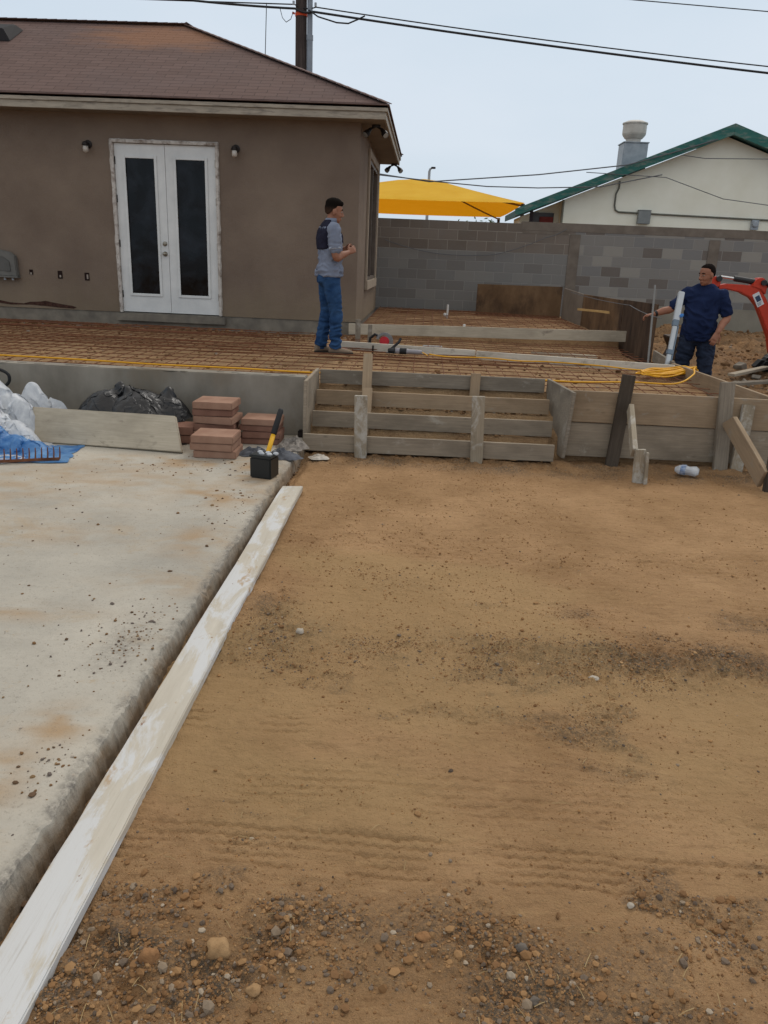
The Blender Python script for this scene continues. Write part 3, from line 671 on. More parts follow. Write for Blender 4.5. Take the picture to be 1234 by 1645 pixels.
capline((EX, EY, EZ), (RX, RY, RZ)); capline((-14, RY, RZ), (RX, RY, RZ), 0.16); capline((EX, EY2, EZ), (RX, RY, RZ))
CAPM = mottled('ridge_shingle', lin(96,80,78), lin(122,102,96), 9, 0.93, 0.2, 0.4, 0.004, 80)
cap.build('ridge_cap', CAPM, roof)
vt = MB(); zz = lambda y_: EZ+(y_-EY)*(RZ-EZ)/(RY-EY)
vy = 13.15; vz = zz(vy)
vt.add([(-7.2,vy-.22,zz(vy-.22)+.01),(-6.44,vy-.22,zz(vy-.22)+.01),(-6.44,vy+.25,zz(vy+.25)+.01),(-7.2,vy+.25,zz(vy+.25)+.01),(-7.15,vy-.2,zz(vy-.2)+.17),(-6.54,vy-.2,zz(vy-.2)+.17),(-6.54,vy+.2,zz(vy+.2)+.10),(-7.15,vy+.2,zz(vy+.2)+.10)],
       [(0,1,5,4),(1,2,6,5),(2,3,7,6),(3,0,4,7),(4,5,6,7)]); vt.build('roof_vent', VENTM, roof, 0.01)
# drip edge, fascia, soffit
ds = MB(); ds.box((-14, EY-0.02, 3.478), (EX+0.02, EY+0.1, 3.494)); ds.box((EX-0.1, EY+0.1, 3.478), (EX+0.02, EY2, 3.494)); ds.build('drip_edge', CAPM, roof)
fa = MB(); fa.box((-14, EY, 3.405), (EX, EY+0.03, 3.476)); fa.box((EX-0.03, EY+0.031, 3.405), (EX, EY2, 3.476)); fa.build('upper_fascia', FASCIA, house, 0.003)
fb = MB(); fb.box((-14, EY+0.022, 3.315), (EX-0.022, EY+0.05, 3.403)); fb.box((EX-0.05, EY+0.051, 3.315), (EX-0.022, EY2-0.02, 3.403)); fb.build('lower_fascia', FASCIA, house, 0.003)
sf = MB(); sf.box((-14, EY+0.051, 3.325), (EX-0.051, HY+0.05, 3.345)); sf.box((HX-0.05, HY+0.051, 3.325), (EX-0.051, EY2-0.03, 3.345)); sf.build('soffit', SOFFIT, house)
# double doors
fr = MB(); jw = 0.042
fr.box((DX0+.002, HY-.03, DZ0), (DX0+jw, HY+.1, DZ1-jw-.001)); fr.box((DX1-jw, HY-.03, DZ0), (DX1-.002, HY+.1, DZ1-jw-.001)); fr.box((DX0+.002, HY-.035, DZ1-jw), (DX1-.002, HY+.1, DZ1-.002))
dfr = fr.build('door_frame', CAULK, house, 0.004)
def caulk(p0, p1, side):
    p0, p1 = V(p0), V(p1); n = 60; L_, R_ = [], []
    for i in range(n+1):
        c = p0.lerp(p1, i/n); k = rnd.random(); w0 = .004+.016*max(0, mnoise.noise(V((i*.22, side, 1)))+.25)+.006*k; w1 = .006+.012*max(0, mnoise.noise(V((i*.31, side, 7))))
        d = V((1,0,0)) if side < 2 else V((0,0,1))
        L_.append(c-d*w0); R_.append(c+d*w1)
    m = MB(); m.add(L_+R_, [(i, i+1, n+2+i, n+1+i) for i in range(n)]); k = len(m.v); m.v += [p+V((0,.006,0)) for p in L_+R_]
    m.f += [(k+i, k+n+1+i, k+n+2+i, k+i+1) for i in range(n)]+[(i, k+i, k+i+1, i+1) for i in range(n)]+[(n+1+i, n+2+i, k+n+2+i, k+n+1+i) for i in range(n)]; m.mi += [0]*(3*n)
    m.build('caulk_strip', CAULK, dfr)
caulk((DX0, HY-.012, DZ0+.01), (DX0, HY-.012, DZ1), 0); caulk((DX1, HY-.012, DZ0+.01), (DX1, HY-.012, DZ1), 1); caulk((DX0, HY-.012, DZ1), (DX1, HY-.012, DZ1), 2)
xm = (DX0+DX1)/2
for k, (a, b_) in enumerate(((DX0+jw+.004, xm-.003), (xm+.003, DX1-jw-.004))):
    z0, z1 = DZ0+.012, DZ1-jw-.006; y0 = HY+.012; st_ = 0.122; gx0, gx1, gz0, gz1 = a+st_, b_-st_, z0+.235, z1-.155
    d = MB(); d.box((a, y0, z0), (gx0, y0+.045, z1)); d.box((gx1, y0, z0), (b_, y0+.045, z1)); d.box((gx0, y0, z0), (gx1, y0+.045, gz0)); d.box((gx0, y0, gz1), (gx1, y0+.045, z1))
    dob = d.build('door', DOORW, house)
    mo = MB(); t = .03
    mo.box((gx0-.008, y0-.014, gz0-.008), (gx0+t, y0-.001, gz1+.008)); mo.box((gx1-t, y0-.014, gz0-.008), (gx1+.008, y0-.001, gz1+.008))
    mo.box((gx0+t, y0-.0142, gz0-.008), (gx1-t, y0-.001, gz0+t)); mo.box((gx0+t, y0-.0142, gz1-t), (gx1-t, y0-.001, gz1+.008)); mo.build('glass_moulding', DOORW, dob, 0.004)
    g = MB(); g.box((gx0+.002, y0+.012, gz0+.002), (gx1-.002, y0+.02, gz1-.002)); g.build('glass_pane', GLASS, dob)
    hx = a+.002 if k == 0 else b_-.002
    for hz in (.25, .95, 1.55, 2.05):
        h = MB(); h.box((hx-.008, y0-.012, z0+hz-.05), (hx+.008, y0+.002, z0+hz+.05)); h.build('hinge', BRASS if k else METAL, dob, 0.003)
    if k == 0:
        for z_, nm in ((1.66, 'deadbolt'), (1.52, 'door_knob')):
            h = MB(); Mr = Matrix.Rotation(R(90), 4, 'X'); h.lathe([(.034,0),(.034,.008),(.02,.012),(.018,.03),(.026,.036),(.028,.05),(.018,.06)] if nm == 'door_knob' else [(.032,0),(.032,.012),(.026,.022),(.02,.024)], (b_-.05, y0, z_), 16, 0, Mr)
            h.build(nm, BRASS, dob, smooth=True)
# wall lamps
for lx, lz in ((-4.8, 2.90), (-2.72, 2.91)):
    l = MB(); l.lathe([(.055,0),(.055,.012),(.03,.02)], (lx, HY, lz+.03), 16, 0, Matrix.Rotation(R(90), 4, 'X')); l.tube([(lx,HY-.02,lz+.03),(lx,HY-.07,lz+.055),(lx,HY-.10,lz+.03)], .012, 8); l.lathe([(.03,-.02),(.05,-.01),(.035,.03),(.012,.04)], (lx, HY-.10, lz+.02), 14)
    lo = l.build('wall_lamp', METAL, house, smooth=False)
    g = MB(); g.lathe([(.012,-.085),(.034,-.07),(.038,-.04),(.034,.0)], (lx, HY-.10, lz), 14); g.build('lamp_globe', mottled('frosted_glass', lin(170,160,150), lin(200,194,186), 5, 0.3, 0.4, 0), lo, smooth=True)
# flat grey cover hanging on the wall, its feet, and the outlet holes
c = MB(); pts = [(-6.66,1.13),(-5.965,1.12),(-5.975,1.40),(-6.05,1.455),(-6.2,1.485),(-6.45,1.49),(-6.66,1.46)]
c.prism([(x, HY-.085, z) for x, z in pts], (0, .083, 0)); cv = c.build('wall_cover', mottled('cover_grey', lin(98,96,92), lin(112,110,105), 5, 0.6, 0.3, 0.05, 0.002), house, 0.012)
c = MB(); pts = [(-6.6,1.20),(-6.05,1.19),(-6.06,1.33),(-6.15,1.39),(-6.35,1.40),(-6.6,1.38)]; c.prism([(x, HY-.092, z) for x, z in pts], (0, .006, 0)); c.build('cover_panel', mottled('cover_grey_dark', lin(86,85,82), lin(98,96,93), 5, 0.6, 0.3, 0.05, 0.002), cv, 0.003)
c = MB(); c.prism([(x, HY-.1, z) for x, z in ((-6.66,1.11),(-5.955,1.10),(-5.955,1.125),(-6.66,1.135))], (0, .095, 0)); c.build('cover_lip', cv.data.materials[0], cv, 0.003)
for fx_ in (-6.17, -6.05):
    c = MB(); c.tube([(fx_,HY-.05,1.10),(fx_,HY-.05,1.065)], .017, 8); c.build('bolt', GREYM, cv)
for i, (ox, oz) in enumerate(((-5.79,1.19),(-5.36,1.17),(-4.96,1.16))):
    c = MB(); w = .035 if i else .028
    c.box((ox-w, HY-.008, oz-.055 if i else oz-.035), (ox+w, HY-.002, oz+.055 if i else oz+.035)); ob = c.build('outlet_box', plain('outlet_hole', lin(44,32,30), 0.9, 0.1), house, 0.004)
    c = MB(); c.box((ox-.014+.006*i, HY-.014, oz-.035), (ox+.012+.006*i, HY-.0085, oz+.03 if i == 2 else oz-.005)); c.build('outlet', mottled('old_plastic', lin(140,128,118), lin(170,160,150), 9, 0.7, 0.2, 0), ob, 0.002)
# east window
wf = MB(); xw = HX+.012
wf.box((HX-.1, WY0+.002, WZ0), (xw, WY0+.06, WZ1)); wf.box((HX-.1, WY1-.06, WZ0), (xw, WY1-.002, WZ1)); wf.box((HX-.1, WY0+.061, WZ1-.06), (xw-.002, WY1-.061, WZ1-.002)); wf.box((HX-.1, WY0+.061, WZ0), (xw-.002, WY1-.061, WZ0+.05)); wf.box((HX-.09, 14.22, WZ0+.05), (xw-.006, 14.28, WZ1-.06))
wo = wf.build('window', mottled('bronze_frame', lin(96,84,76), lin(112,100,90), 5, 0.6, 0.3, 0), house, 0.003)
g = MB(); g.box((HX-.06, WY0+.061, WZ0+.051), (HX-.05, WY1-.061, WZ1-.061)); g.build('pane', GLASS, wo)
t = MB(); t.box((HX+.001, WY0-.13, WZ0-.14), (HX+.05, WY1+.13, WZ0-.001)); t.box((HX+.001, WY0-.13, WZ0), (HX+.035, WY0-.001, WZ1+.12)); t.box((HX+.001, WY1+.001, WZ0), (HX+.035, WY1+.13, WZ1+.12)); t.box((HX+.001, WY0, WZ1+.001), (HX+.034, WY1, WZ1+.12)); t.build('window_trim', mottled('trim_stucco', lin(150,136,120), lin(168,153,136), 4, 0.9, 0.15, 0.2, 0.003), wo, 0.006)
# twin flood lamps under the eaves
for (lx, ly) in ((-0.80, 11.75), (-0.74, 16.30)):
    l = MB(); l.lathe([(.06,-.03),(.06,0)], (lx, ly, 3.324), 14); l.tube([(lx-.02,ly,3.30),(lx-.09,ly-.03,3.265)], .014); l.tube([(lx+.02,ly,3.30),(lx+.08,ly-.03,3.265)], .014)
    lo = l.build('flood_lamp', METAL, house)
    for s_ in (-1, 1):
        a = V((lx+s_*.075, ly-.02, 3.27)); d = V((s_*.5, -.55, -.65)).normalized()
        h = MB(); h.tube([a, a+d*.05, a+d*.08, a+d*.13], [.022,.03,.044,.046], 14); h.build('lamp_head', METAL, lo)
        h = MB(); h.tube([a+d*.131, a+d*.135], [.04,.038], 14); h.build('lamp_lens', mottled('lens', lin(120,120,118), lin(160,160,156), 5, 0.3, 0.5, 0), lo)

# ------------------------------------------------------------------ block wall
BWY = 17.0
bw = thing('block_wall', 'long grey concrete block wall behind the patio with three darker piers', 'wall', (0, BWY, 0))
b = MB(); b.box((-14, BWY, -0.3), (1.9, BWY+.2, 2.37)); b.box((1.9, BWY, -0.3), (14, BWY+.2, 2.245)); b.build('block_courses', BLOCK, bw)
b = MB(); b.box((1.9, BWY-.006, 2.2455), (14, BWY+.206, 2.41)); b.box((0.62+1.3, BWY-.004, 2.18), (2.86, BWY-.0005, 2.245)); b.build('bond_beam', PIER, bw, 0.01)
for px in (-4.0, 3.0, 5.82):
    b = MB(); b.box((px-.11, BWY-.012, -0.2), (px+.11, BWY-.0008, 2.2 if px > 0 else 2.36)); b.build('pier', PIER, bw, 0.004)
b = MB(); b.box((4.3, BWY-.06, -.3), (14, BWY-.0135, 0.86)); b.build('render_band', mottled('smooth_render', lin(132,126,114), lin(152,146,132), 2, 0.9, 0.15, 0.2, 0.004, 40), bw, 0.006)
b = MB(); b.box((-1.0, BWY-.12, .45), (2.5, BWY-.0008, 0.60)); b.build('footing_ledge', FOUND, bw, 0.01)

# ------------------------------------------------------------------ neighbour's building
NY = 22.0
nb = thing('neighbour_building', 'cream gabled building with teal roof edge behind the block wall', 'building', (7.4, NY, 0))
AX, AZ = 7.43, 5.06; LX, LZ = 2.22, 2.90; QX, QZ = 13.2, 3.10
def rz(x): return AZ-(AX-x)*(AZ-LZ)/(AX-LX) if x < AX else AZ-(x-AX)*(AZ-QZ)/(QX-AX)
b = MB(); b.prism([(3.50,NY,-.2),(12.4,NY,-.2),(12.4,NY,rz(12.4)-.2),(AX,NY,AZ-.22),(3.50,NY,rz(3.5)-.2)], (0,2.4,0)); b.build('gable_wall', CREAM, nb)
b = MB(); b.prism([(2.46,NY+.7,-.2),(3.498,NY+.7,-.2),(3.498,NY+.7,rz(3.5)-.21),(2.46,NY+.7,rz(2.46)-.2)], (0,1.6,0)); b.build('porch_wall', CREAM, nb)
b = MB()
b.prism([(LX,NY-.35,LZ),(AX,NY-.35,AZ),(QX,NY-.35,QZ),(QX,NY-.35,QZ-.16),(AX,NY-.35,AZ-.17),(LX,NY-.35,LZ-.16)], (0,2.9,0)); ro = b.build('roof', TEALROOF, nb)
b = MB(); b.prism([(LX-.02,NY-.40,LZ+.03),(AX,NY-.40,AZ+.035),(AX,NY-.40,AZ-.225),(LX-.02,NY-.40,LZ-.15)], (0,.049,0)); b.prism([(AX+.001,NY-.40,AZ+.035),(QX+.02,NY-.40,QZ+.03),(QX+.02,NY-.40,QZ-.15),(AX+.001,NY-.40,AZ-.225)], (0,.049,0)); b.build('rake_board', TEAL, ro, 0.004)
# rooftop exhaust fan
b = MB(); cx, cy = 5.22, NY+.55; b.box((cx-.31, cy-.31, 3.9), (cx+.31, cy+.31, 4.66)); b.box((cx-.335, cy-.335, 4.6605), (cx+.335, cy+.335, 4.69)); fan = b.build('roof_fan', GREYM, ro, 0.01)
b = MB(); b.lathe([(.19,0),(.19,.09),(.23,.11),(.285,.18),(.30,.22),(.30,.44),(.32,.445),(.32,.475),(.28,.49),(.20,.525),(.0,.55)], (cx-.02, cy, 4.69), 28); b.build('fan_cowl', PALEM, fan, smooth=False)
# conduit, boxes, window, lumber under the porch
b = MB(); yy = NY-.03; b.tube([(4.86,yy,rz(4.86)-.28),(4.86,yy,3.55),(4.80,yy,3.40),(4.80,yy,3.12),(4.83,yy,3.02),(4.92,yy,2.97),(5.45,yy,2.96),(9.6,yy,2.90)], .022, 8); b.build('conduit', mottled('painted_conduit', lin(96,96,88), lin(116,116,106), 4, 0.6, 0.3, 0), nb)
b = MB(); b.box((5.42,NY-.14,2.70),(5.74,NY-.002,3.02)); b.box((5.41,NY-.15,3.0205),(5.75,NY-.002,3.04)); b.build('meter_box', UTIL, nb, 0.01)
b = MB(); b.box((8.36,NY-.1,2.66),(8.54,NY-.002,2.90)); b.lathe([(.075,0),(.075,.05),(.05,.06)], (8.44,NY-.1,2.80), 16, 0, Matrix.Rotation(R(90),4,'X')); b.build('meter', GREYM, nb, 0.006)
b = MB(); b.tube([(3.47,NY-.02,-.1),(3.47,NY-.02,rz(3.47)-.2)], .03, 8); b.build('downpipe', mottled('dull_pipe', lin(110,108,96), lin(130,126,112), 4, 0.7, 0.2, 0), nb)
b = MB(); b.box((2.80,NY+.66,2.36),(3.36,NY+.698,2.92)); wn_ = b.build('window', plain('dark_window', lin(70,60,58), 0.3, 0.4), nb, 0.005)
b = MB(); b.box((2.98,NY+.62,2.40),(3.34,NY+.659,2.82)); b.build('red_shutter', mottled('faded_red', lin(126,58,56), lin(150,76,72), 6, 0.8, 0.2, 0), wn_, 0.01)
b = MB(); b.box((2.66,NY+.2,-.2),(2.74,NY+.28,rz(2.7)-.17)); b.build('porch_post', plain('porch_post_paint', lin(66,58,64), 0.7, 0.2), nb)

# ------------------------------------------------------------------ yellow canopy
ca = thing('shade_canopy', 'yellow fabric shade canopy on steel posts seen over the block wall', 'canopy', (0, 30, 0))
cxs, cys = (-5.0, 2.94), (26.2, 34.9); cz = 3.39; apex = V((-.27, 29.6, 4.36))
nu = 16; cv_, cf_ = [], []
cor = [V((cxs[0],cys[0],cz)), V((cxs[1],cys[0],cz)), V((cxs[1],cys[1],cz)), V((cxs[0],cys[1],cz))]
for s_ in range(4):
    a, b_ = cor[s_], cor[(s_+1) % 4]; k = len(cv_)
    for i in range(nu+1):
        t = i/nu
        for j in range(nu+1):
            e = a.lerp(b_, j/nu); p = e.lerp(apex, t)
            p.z -= (0.03-.05*math.sin(math.pi*j/nu)*0)*math.sin(math.pi*min(1, t))
            if t > 0.82: p.z -= (t-0.82)*0.45
            if i == 0: p.z -= 0.04*math.sin(math.pi*j/nu)
            cv_.append(p)
    for i in range(nu):
        for j in range(nu):
            q = k+i*(nu+1)+j; cf_.append((q, q+1, q+nu+2, q+nu+1))
m_ = MB(); m_.add(cv_, cf_); m_.build('fabric', CANOPY, ca, smooth=True)
fr = MB()
for i in range(4): fr.tube([cor[i].lerp(apex, t/8)-V((0,0,.10+.05*math.sin(math.pi*t/8))) for t in range(8)], .03, 8)
fr.build('frame', plain('canopy_steel', lin(120,92,44), .6), ca)
for i in range(4):
    q = MB(); q.tube([(cor[i].x*.985, cor[i].y, -.02), (cor[i].x*.985, cor[i].y, cz-.03)], .06, 10); q.build('post', METAL, ca)

# ------------------------------------------------------------------ street lamp, utility pole, wires, far trees
sl = thing('street_lamp', 'tiny grey street lamp standing beyond the yellow canopy', 'street lamp', (-.13, 40, 0))
b = MB(); b.tube([(-.13,40,-.02),(-.13,40,5.55),(-.10,40,5.66),(-.02,40,5.71)], [.09,.06,.05,.04], 8); b.build('pole', GREYM, sl)
b = MB(); b.box((-.06,39.9,5.68),(.16,40.1,5.76)); b.build('lamp_head', METAL, sl, 0.02)
PY = 19.0
up_ = thing('utility_pole', 'dark wooden utility pole with a grey conduit behind the brown house', 'utility pole', (-2.98, PY, 0))
b = MB(); b.tube([(-2.99,PY,-.02),(-2.99,PY,4.5),(-2.985,PY,9.5)], [.15,.128,.115], 16); b.build('pole', POLEW, up_)
b = MB(); b.tube([(-2.79,PY-.07,-.02),(-2.79,PY-.07,6.05)], .066, 12); b.tube([(-2.79,PY-.07,6.04),(-2.79,PY-.07,9)], .058, 12); b.tube([(-2.79,PY-.07,5.98),(-2.79,PY-.07,6.08)], .074, 12); b.build('conduit', PVCG, up_)
b = MB(); b.lathe([(.128,6.44),(.131,6.445),(.131,6.50),(.128,6.505)], (-2.99,PY,0), 18); b.tube([(-3.13,PY-.02,6.49),(-3.17,PY-.05,6.50)], .022, 8); b.build('strap', ORANGE, up_)
b = MB(); b.box((-2.9,PY-.16,6.76),(-2.64,PY-.13,6.80)); b.build('bracket', GREYM, up_)
for bx_, bz_ in ((-2.66,6.60),(-3.13,6.62)):
    b = MB(); b.tube([(bx_,PY-.15,bz_),(bx_,PY-.15,bz_+.07)], .025, 8); b.build('insulator', GREYM, up_)
def wire(label, pts, r, sag=0.0, grp='overhead cables'):
    pts = [V(p) for p in pts]; o = []
    for a, c in zip(pts[:-1], pts[1:]):
        n = 14
        for i in range(n): t = i/n; p = a.lerp(c, t); p.z -= sag*4*t*(1-t); o.append(p)
    o.append(pts[-1]); m = MB(); m.tube(o, r*.72, 6); ob = m.build('overhead_cable', GREYW if grp != 'overhead cables' or pts[0].y > 19.5 or pts[0].y < 18 else BLACKW); return tag(ob, label, 'cable', grp)
wire('thin upper overhead cable running left and right from the utility pole', [(-22,PY,6.9),(-3.12,PY-.1,6.64),(-2.66,PY-.1,6.60),(7.0,PY,5.78),(18,PY,5.0)], .018, .05)
wire('thick black overhead cable bundle just above the orange strap on the pole', [(-22,PY-.15,7.6),(-6.9,PY-.15,6.78),(-3.1,PY-.15,6.55),(-2.7,PY-.15,6.50),(7.03,PY-.15,5.62),(18,PY-.15,4.8)], .032, .04)
wire('short slack cable loop dipping from the conduit to the thick bundle', [(-2.80,PY-.2,6.52),(-2.6,PY-.2,6.40),(-2.2,PY-.2,6.30),(-1.95,PY-.2,6.29),(-1.75,PY-.2,6.37),(-1.6,PY-.2,6.44)], .022)
wire('thin drop wire hanging from the cable bundle down to the roof', [(-3.68,PY-.3,6.60),(-3.69,PY-.5,5.2)], .012)
wire('small looped wire with a clamp left of the pole', [(-3.42,PY-.2,6.56),(-3.36,PY-.2,6.36),(-3.28,PY-.2,6.28),(-3.18,PY-.2,6.34),(-3.13,PY-.2,6.48)], .010)
wire('single thin cable crossing the upper right corner of the sky', [(2.0,PY,7.05),(4.04,PY,6.93),(6.82,PY,6.79),(18,PY,6.3)], .014)
wire('service cable rising from behind the house to the gable peak', [(-3.0,20.9,3.75),(-.05,21.2,3.46),(2.7,21.4,3.74),(4.9,21.5,4.05),(5.9,21.55,4.35),(7.05,21.58,4.72)], .022)
wire('lower slack cable passing in front of the yellow canopy', [(-3.0,20.8,3.66),(.1,21.1,3.46),(1.4,21.2,3.40),(2.7,21.3,3.42),(4.3,21.5,3.52),(5.8,21.55,3.86)], .020)
wire('thin cable from the gable down past the upper right box', [(3.9,21.55,3.85),(5.9,21.55,3.80),(7.4,21.55,3.35),(10.5,21.5,3.05)], .014)
wire('short horizontal cable across the upper gable', [(6.2,21.56,4.33),(6.8,21.56,4.27),(8.8,21.56,4.32)], .014)
wire('drooping white cable lying across the face of the block wall', [(-.9,16.93,1.95),(.2,16.93,1.72),(1.4,16.93,1.75),(2.4,16.93,2.12),(2.8,16.93,2.30)], .010, 0.03)
wire('thin line stretched past the plywood panels to the level', [(2.5,14.0,1.16),(2.75,10.9,1.12),(2.78,9.5,1.05)], .006, 0.02)
def tree(label, x, y, h, r, seed):
    t = thing('tree', label, 'tree', (x, y, 0), 0, 'trees beyond the block wall'); q = random.Random(seed)
    b = MB(); b.tube([(x,y,-.02),(x+.05,y,h*.4),(x,y+.05,h*.75)], [.09,.07,.03], 8)
    for i in range(6):
        a = q.uniform(0, 6.28); b.tube([(x,y,h*q.uniform(.4,.65)), (x+math.cos(a)*r*.6, y+math.sin(a)*r*.6, h*q.uniform(.75,.95))], [.035,.012], 6)
    b.build('trunk', BARK, t)
    c = MB()
    clumps = [V((x+q.gauss(0,r*.5), y+q.gauss(0,r*.5), h*q.uniform(.55,1.0))) for _ in range(14)]
    for _ in range(900):
        p = q.choice(clumps)+V((q.gauss(0,.22),q.gauss(0,.22),q.gauss(0,.16))); d = V((q.gauss(0,1),q.gauss(0,1),q.gauss(0,1))).normalized(); e = d.orthogonal().normalized()
        l = q.uniform(.07,.14); c.add([p-d*l, p+e*l*.35, p+d*l, p-e*l*.35], [(0,1,2,3)])
    c.build('crown', LEAF, t)
tree('small green tree just showing under the right end of the yellow canopy', 1.9, 36, 3.0, .8, 3)
tree('small green bush beside the left end of the cream building', 3.3, 33, 2.95, .5, 5)
# ------------------------------------------------------------------ patio edge: concrete wall and timber forms
pw = MB(); pw.box((-12, 6.60, -0.2), (-0.985, 6.76, 0.60))
ob = pw.build('retaining_wall', CWALL, None, 0.008, origin=(-6, 6.68, 0)); tag(ob, 'low poured concrete wall along the patio edge behind the pavers', 'wall')
b = MB()
for i in range(40):
    x = rnd.uniform(-7, -1.0); b.ball((x, 6.63+rnd.uniform(-.03,.06), .602), (rnd.uniform(.02,.08), .025, .008), 7)
b.build('mortar_crumbs', CWALL, ob)
sf_ = thing('stair_form', 'wooden form for four concrete steps at the patio edge', 'stair form', (0.1, 6.7, 0))
ys_ = (6.36, 6.63, 6.88, 7.13); zt = (0.165, 0.31, 0.455, 0.60); zb = (0.025, 0.175, 0.325, 0.475)
xr = (1.145, 1.155, 1.15, 1.13)
for i in range(4):
    board('riser_board', (-0.965 if i == 0 else -.925, ys_[i], (zt[i]+zb[i])/2), (xr[i], ys_[i]+.02, (zt[i]+zb[i])/2+.005), zt[i]-zb[i], .036, (0,0,1), (STEPW, STEPW, FORMW, FENCEW)[i], sf_)
def panel(name, pts, th, mat, parent):
    b = MB(); n = (V(pts[1])-V(pts[0])).cross(V(pts[2])-V(pts[0])).normalized(); b.prism(pts, n*th); return b.build(name, mat, parent, 0.003)
panel('side_board', [(-.972,6.385,.02),(-.968,7.16,.02),(-.968,7.16,.605),(-.972,6.42,.60),(-.972,6.385,.30)], .030, STEPW, sf_)
panel('side_board', [(1.235,6.50,.03),(1.19,6.9,.02),(1.155,7.18,.30),(1.155,7.18,.605),(1.262,6.46,.60)], .030, FENCEW, sf_)
def stake(name, p0, p1, w, t, mat, label, parent=None, wd=(1,0,0), taper=.6):
    o = board(name, p1, p0, w, t, wd, mat, parent, 0.003, 0.002, taper=taper)
    if label: tag(o, label, 'stake', 'wooden form stakes')
    return o
stake('stake', (-.468,6.318,-.10), (-.482,6.318,.515), .105, .038, PALEW, 'pale grey stake nailed to the left part of the step risers')
stake('stake', (.505,6.325,-.10), (.478,6.325,.555), .105, .038, PALEW, 'pale cement-splashed stake nailed to the middle of the step risers')
stake('stake', (-.478,6.84,.2), (-.487,7.085,.765), .085, .034, FORMW, 'brown stake sticking up over the left end of the top riser')
stake('stake', (.492,7.06,.25), (.497,7.09,.635), .088, .034, FORMW, 'short brown stake rising above the middle of the top riser')
stake('stake', (-.463,6.60,.12), (-.468,6.86,.49), .09, .03, FORMW, 'brown stake behind the left pale stake between the risers')
pf = thing('patio_form', 'timber form of stacked wide planks holding the right side of the patio', 'form', (2.1, 6.6, 0))
board('plank', (1.26,6.585,.47), (4.9,6.60,.47), .262, .036, (0,0,1), FORMW, pf)
board('plank', (1.255,6.592,.185), (4.9,6.606,.19), .29, .036, (0,0,1), STEPW, pf)
board('edge_board', (2.80,8.90,.50), (2.985,6.63,.495), .215, .036, (0,0,1), FORMW, pf)
stake('stake', (1.655,6.50,-.12), (1.722,6.545,.755), .105, .045, DARKW, 'dark weathered stake leaning against the right form planks', taper=.9)
stake('stake', (2.575,6.48,-.12), (2.53,6.545,.735), .115, .045, FENCEW, 'tall grey stake standing against the right form planks', taper=.9)
stake('stake', (2.69,6.46,-.12), (2.735,6.545,.555), .10, .04, PALEW, 'speckled whitish stake behind the raking brace board', taper=.85)
o = board('brace_board', (1.745,6.46,.50), (1.705,6.02,.22), .040, .09, (1,0,0), PALEW, None); tag(o, 'narrow whitish brace sloping forward from the dark stake', 'brace')
o = board('split_stake', (1.745,6.0,.255), (1.765,6.0,-.12), .085, .038, (1,0,0), PALEW, None, taper=1.2); tag(o, 'short split whitish stake in front of the dark leaning stake', 'stake')
b = MB(); b.prism([(1.795,5.978,-.12),(1.828,5.978,-.12),(1.802,5.978,.24),(1.782,5.978,.24)], (0,-.03,0)); c = b.build('splinter', PALEW, o, 0.002)
o = board('brace_board', (2.555,6.44,.44), (2.66,5.86,.10), .17, .038, (0,-.5,.86), FORMW, None, cut0=.05); tag(o, 'thick tan brace board sloping down to the right edge stake', 'brace')
b = MB(); b.add([(2.58,6.42,.532),(2.604,6.42,.53),(2.695,5.84,.195),(2.672,5.84,.195)], [(0,1,2,3)])
o2 = stake('stake', (2.735,5.84,-.12), (2.725,5.84,.285), .13, .045, DARKW, 'short brown stake at the right edge holding the tan brace', taper=.95)

# long straight-edges and boards
o = board('screed_board', (-.838,1.02,.019), (-.858,5.19,.030), .142, .036, (1,0,0), WHITEW, None, 0.004, 0.012, cut1=.012, seed=3); tag(o, 'long whitewashed board lying on the dirt along the driveway edge', 'board')
for (x, y_, z_) in ((-.85,2.95,.053),(-.84,3.55,.053)):
    pass
o = board('screed_board', (-1.12,9.62,.565), (.62,9.24,.565), .092, .038, (0,0,1), PALEDECK, None); tag(o, 'pale board on edge across the wire mesh beside the standing man in jeans', 'board')
o = board('screed_board', (.63,9.20,.562), (2.78,8.74,.556), .095, .038, (0,0,1), PALEDECK, None); tag(o, 'cement-stained pale board on edge ending at the yellow cord coil', 'board')
o = board('rail_board', (-1.08,11.42,.60), (2.93,11.44,.665), .150, .038, (0,0,1), PALEGREY, None); tag(o, 'raised grey board spanning from the house corner to the plywood', 'board')
o = board('loose_board', (1.45,10.55,.475), (2.28,10.35,.48), .06, .035, (0,1,0), PALEGREY, None); tag(o, 'short loose board lying flat between the two long boards', 'board')
o = board('loose_board', (2.99,10.3,.53), (2.84,8.98,.54), .14, .036, (0,0,1), FENCEW, None); tag(o, 'short grey board on edge beside the white level pole', 'board')
stake('stake', (-.895,10.85,.36), (-.90,10.85,.78), .07, .03, FENCEW, 'left one of two thin upright stakes at the house corner')
stake('stake', (-.72,10.6,.36), (-.715,10.6,.74), .055, .03, FENCEW, 'right one of two thin upright stakes at the house corner')
